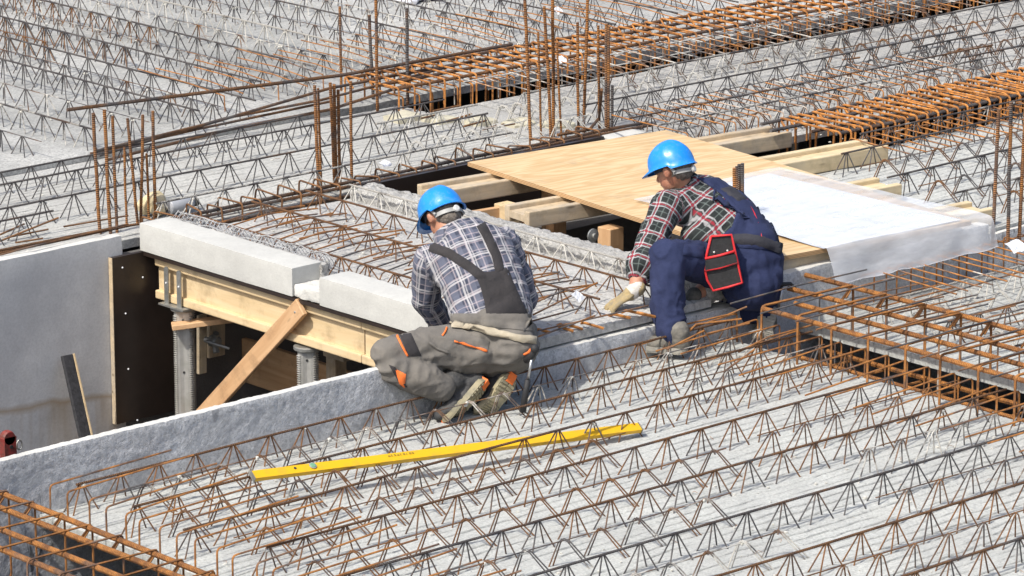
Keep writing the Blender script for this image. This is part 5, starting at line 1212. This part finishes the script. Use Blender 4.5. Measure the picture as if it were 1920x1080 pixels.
# hammer hanging from his belt
ham = empty('hammer', w1.matrix_basis @ V((0.237, -0.05, 0.294)), label='hammer with a black grip hanging from the belt of the grey worker', cat='hammer')
WM = w1.matrix_basis
def wbuild(mb, name, mat, root, smooth=True):
    mb.v = [tuple(WM @ V(p)) for p in mb.v]; return rel(mb.build(name, mat, smooth=smooth), root)
mb = MB(); mb.tube(T(*[(0.242, -0.05, 0.266), (0.226, -0.05, 0.172)]), .006, 8); wbuild(mb, 'shaft', M_steelt, ham)
mb = MB(); mb.tube(T(*[(0.226, -0.05, 0.172), (0.217, -0.05, 0.118), (0.204, -0.05, 0.031)]), .012, 10, True, .015); wbuild(mb, 'grip', M_grip, ham)
mb = MB(); mb.tube(T(*[(0.255, -0.08, 0.314), (0.242, -0.05, 0.275), (0.217, -0.02, 0.248)]), .014, 10); mb.ell(V((0.255, -0.08, 0.317)), .019); wbuild(mb, 'head', M_grip, ham)

# navy worker, kneeling on his right knee and reaching for the bars
w2 = empty('person', (.25, -1.42, 0), -YAW, label='kneeling man in red and black checked shirt and navy overalls, reaching with a glove', cat='person')
EYE = [(-1.136, -18.434, 5.166)][0]; WM = w2.matrix_basis
hc, nk = V((-0.41, 0.2, 0.741)), V((-0.353, 0.23, 0.654))
sL, sR = V((-0.44, 0.07, 0.596)), V((-0.196, 0.39, 0.543))
eL, eR = V((-0.532, -0.09, 0.434)), V((-0.216, 0.36, 0.278)); cL, cR = V((-0.563, -0.16, 0.369)), V((-0.219, 0.08, 0.256))
hL, hR = V((-0.59, -0.22, 0.284)), V((-0.336, -0.03, 0.183))
pel, wst, mid, chs, upp = V((-0.055, 0.09, 0.283)), V((-0.079, 0.13, 0.398)), V((-0.152, 0.18, 0.48)), V((-0.253, 0.22, 0.554)), V((-0.306, 0.23, 0.607))
side = (sR-sL).normalized(); hf, hu = V((-.80, .45, -.40)), V((-.30, .32, .90))
mb = MB(); head(mb, hc, hf, hu, .88); mb.cap(nk, .055, hc+hu*-.03, .052); loft(mb, [wst, mid, chs, upp, nk], [(.13, .09), (.14, .10), (.15, .10), (.11, .08), (.06, .06)], side)
for s_, e_, c_, h_ in ((sL, eL, cL, hL), (sR, eR, cR, hR)):
    mb.cap(s_, .052, e_, .044); mb.cap(e_, .044, c_, .042); mb.cap(c_, .042, h_, .029)
fL = (V((-0.702, -0.25, 0.216))-hL).normalized()
hand(mb, hL, fL, V((.15, .1, -1)), V((.3, 1, 0)), .22, .93); hand(mb, hR, V((-.6, .2, -.6)), V((0, 0, -1)), V((-.4, -1, 0)), .5, .93)
body = fuse(mb, 'body', .006, 2, M_skin, None, w2)
mb = MB(); hand(mb, hL, fL, V((.15, .1, -1)), V((.3, 1, 0)), .22, 1.04); mb.cap(hL-fL*.02, .034, hL+fL*.03, .031); fuse(mb, 'glove', .0042, 2, M_glove, folds(.0015, .02, 3), w2)
mb = MB(); mb.cap(hL-fL*.015+V((.002, 0, .005)), .033, hL+fL*.012, .034); fuse(mb, 'glove_cuff', .005, 2, M_cuff, folds(.002, .02, 3), w2)
mb = MB(); hand(mb, hR, V((-.6, .2, -.6)), V((0, 0, -1)), V((-.4, -1, 0)), .5, 1.05); mb.cap(hR+V((.02, 0, .03)), .036, hR, .035); fuse(mb, 'glove', .005, 2, M_dglove, None, w2)
mb = MB(); M = rotframe(hc, hf, hu); mb.ell(M @ V((-.020, 0, .012)), (.080, .070, .080), M.to_3x3()); mb.ell(M @ V((-.052, 0, -.028)), (.042, .058, .034), M.to_3x3())
fuse(mb, 'hair', .007, 2, M_hair, folds(.003, .012, 4), w2)
helmet(w2, M @ V((-.004, 0, .022)), hf, hu)
mb = MB(); loft(mb, [V((-0.069, 0.11, 0.358)), wst, mid, chs, upp, nk], [(.160, .125), (.168, .128), (.180, .130), (.180, .122), (.145, .100), (.068, .066)], side)
mb.cap(sL, .072, eL, .062); mb.cap(eL, .062, cL, .058); mb.cap(cL-V((0, 0, .004)), .064, cL+V((.0, 0, .022)), .066); mb.cap(sR, .072, eR, .062); mb.cap(eR, .060, cR, .054); mb.cap(chs, .10, sL, .072); mb.cap(chs, .10, sR, .072)
mb.ell(V((-0.275, 0.08, 0.47)), (.10, .08, .06))
shirt = fuse(mb, 'shirt', .008, 3, M_plaid2, folds(.0075, .075, 31, (1, 1, .8), .8), w2)
plaid_uv(shirt, [(tuple(wst), tuple(upp), tuple(side), .17, 0), (tuple(sL), tuple(eL), (1, 0, 0), .068, .03), (tuple(eL), tuple(cL), (1, 0, 0), .062, .03+(eL-sL).length), (tuple(sR), tuple(eR), (1, 0, 0), .066, .05), (tuple(eR), tuple(cR), (1, 0, 0), .058, .2)])
mb = MB(); t = (hc-nk).normalized(); s_ = t.orthogonal().normalized(); b_ = t.cross(s_)
for zz, rr in ((-.025, .074), (.0, .070), (.018, .064)): mb.tube([nk+t*zz+(s_*math.cos(q)+b_*math.sin(q))*rr for q in [2*math.pi*k/20 for k in range(21)]], .013, 6, False)
col = fuse(mb, 'collar', .006, 2, M_plaid2, None, w2); plaid_uv(col, [(tuple(nk-V((0, 0, .1))), tuple(hc), (1, 0, 0), .07, .02)])
kL, kR = V((-0.442, -0.18, 0.428)), V((-0.12, 0.18, 0.101)); aL, aR = V((-0.434, -0.3, 0.121)), V((-0.008, 0.1, 0.11))
mb = MB(); mb.ell(pel, (.150, .150, .125)); mb.ell(V((-0.058, 0.02, 0.244)), (.125, .115, .115)); mb.ell(V((-0.01, 0.14, 0.225)), (.105, .115, .12))
loft(mb, [V((-0.055, 0.09, 0.313)), V((-0.07, 0.11, 0.37)), V((-0.081, 0.13, 0.413))], [(.165, .145), (.165, .14), (.165, .135)], side)
mb.cap(V((-0.114, 0.03, 0.316)), .108, V((-0.286, -0.03, 0.364)), .092); mb.cap(V((-0.286, -0.03, 0.364)), .092, kL, .078)
mb.cap(kL, .077, V((-0.446, -0.24, 0.282)), .074); mb.cap(V((-0.446, -0.24, 0.282)), .074, aL, .066)
mb.cap(V((-0.011, 0.12, 0.193)), .10, kR, .078); mb.cap(kR, .074, aR, .066)
tr = fuse(mb, 'overall_trousers', .008, 4, M_navy, folds(.0085, .085, 41, (1, 1, .8), .9), w2)
D = Drape([shirt, tr], EYE)
D.patch(T(*[(-0.31, 0.0, 0.744), (-0.252, 0.0, 0.707), (-0.199, 0.0, 0.668), (-0.131, -0.0, 0.584), (-0.15, -0.0, 0.522), (-0.211, 0.0, 0.466), (-0.22, -0.0, 0.431)]), T(*[(-0.229, 0.0, 0.746), (-0.152, 0.0, 0.717), (-0.08, 0.0, 0.673), (0.003, -0.0, 0.589), (0.042, 0.0, 0.522), (0.067, 0.0, 0.473), (0.082, -0.0, 0.411)]), 'bib_back', M_navy, w2, .012, 16, 30, .006)
D.patch(T(*[(-0.207, 0.0, 0.692), (-0.125, -0.0, 0.624)]), T(*[(-0.164, 0.0, 0.707), (-0.079, 0.0, 0.638)]), 'strap_elastic', M_dgrey, w2, .018, 6, 8)
D.patch(T(*[(-0.104, -0.0, 0.658), (-0.035, -0.0, 0.522), (-0.019, -0.0, 0.461)]), T(*[(-0.092, -0.0, 0.663), (-0.023, 0.0, 0.527), (-0.007, -0.0, 0.463)]), 'seam', M_redtrim, w2, .0135, 2, 16)
D.strip(T(*[(-0.158, 0.0, 0.461), (-0.082, 0.0, 0.461), (-0.01, 0.0, 0.451), (0.077, 0.0, 0.416)]), .050, 'belt', M_dgrey, w2, .022)
D.patch(T(*[(-0.364, 0.0, 0.441), (-0.373, 0.0, 0.391)]), T(*[(-0.273, -0.0, 0.431), (-0.277, 0.0, 0.376)]), 'thigh_pocket', M_navy, w2, .010, 8, 6)
bent_boot(w2, [(-0.361, -0.343, 0.03)][0], [(-0.459, -0.309, 0.03)][0], [(-0.533, -0.282, 0.03)][0], V((0, 0, -1)), (M_boot2, M_sole2), aL)
bent_boot(w2, (0.027, 0.09, 0.148), (0.006, 0.0, 0.033), (0.0, 0.045, -0.03), V((-.10, -.97, .20)), (M_boot2, M_sole2), aR, (), (0, -.7, -.7))
# tool pouch on his hip
pc = D.hit(V((-0.188, 0.0, 0.357)), .0); pch = empty('tool_pouch', WM @ pc, label='black tool pouch with red edging on the belt of the navy worker', cat='tool pouch')
out = [[(-0.242, 0.0, 0.478), (-0.151, -0.0, 0.485), (-0.129, 0.0, 0.391), (-0.098, 0.0, 0.262), (-0.16, 0.0, 0.242), (-0.23, 0.0, 0.225), (-0.257, 0.0, 0.275), (-0.269, 0.0, 0.329), (-0.261, 0.0, 0.391)]][0]
yb = pc.y; rt = lambda p, dy: V(p)+(V(p)-V(EYE)).normalized()*((yb+dy)/math.cos(PITCH))
n = len(out); inner = [rt(p, -.040) for p in out]; outer = [rt(p, .030) for p in out]
mb = MB(); mb.add(inner+outer, [tuple(range(n)), tuple(range(2*n-1, n-1, -1))]+[(i, n+i, n+(i+1) % n, (i+1) % n) for i in range(n)]); wbuild(mb, 'pouch_body', M_pouch, pch, False)
def seg(pp, r, name, mat=M_redtrim, dy=-.042): mb = MB(); mb.tube([rt(p, dy) for p in pp], r, 6); return wbuild(mb, name, mat, pch)
seg(out+[out[0]], .0058, 'red_edging'); seg([[(-0.268, -0.0, 0.374), (-0.201, 0.0, 0.389), (-0.136, -0.0, 0.409)]][0], .0065, 'red_band', dy=-.046); seg([[(-0.269, 0.0, 0.319), (-0.2, 0.0, 0.332), (-0.121, 0.0, 0.357)]][0], .0065, 'red_band', dy=-.046)
for p in [[(-0.227, -0.0, 0.404), (-0.167, 0.0, 0.411)]][0]: mb = MB(); mb.ell(rt(p, -.045), .005); wbuild(mb, 'rivet', M_knob, pch)
q4 = [[(-0.265, 0.0, 0.367), (-0.131, 0.0, 0.396), (-0.121, 0.0, 0.352), (-0.267, 0.0, 0.317)]][0]
mb = MB(); a_ = [rt(p, -.052) for p in q4]; b_ = [rt(p, -.038) for p in q4]; mb.add(a_+b_, [(0, 1, 2, 3), (7, 6, 5, 4), (0, 4, 5, 1), (1, 5, 6, 2), (2, 6, 7, 3), (3, 7, 4, 0)]); wbuild(mb, 'front_pocket', M_pouch, pch, False)
ham = empty('hammer', WM @ V((0.087, 0.1, 0.226)), label='hammer hanging head up at the back of the navy worker', cat='hammer')
mb = MB(); mb.tube(T(*[(0.088, 0.08, 0.216), (0.068, 0.08, 0.103)]), .0075, 8); wbuild(mb, 'shaft', M_steelt, ham)
mb = MB(); mb.tube(T(*[(0.05, 0.06, 0.226), (0.09, 0.08, 0.233), (0.125, 0.1, 0.231), (0.156, 0.12, 0.2)]), .013, 10, True, .006); wbuild(mb, 'head', M_grip, ham)
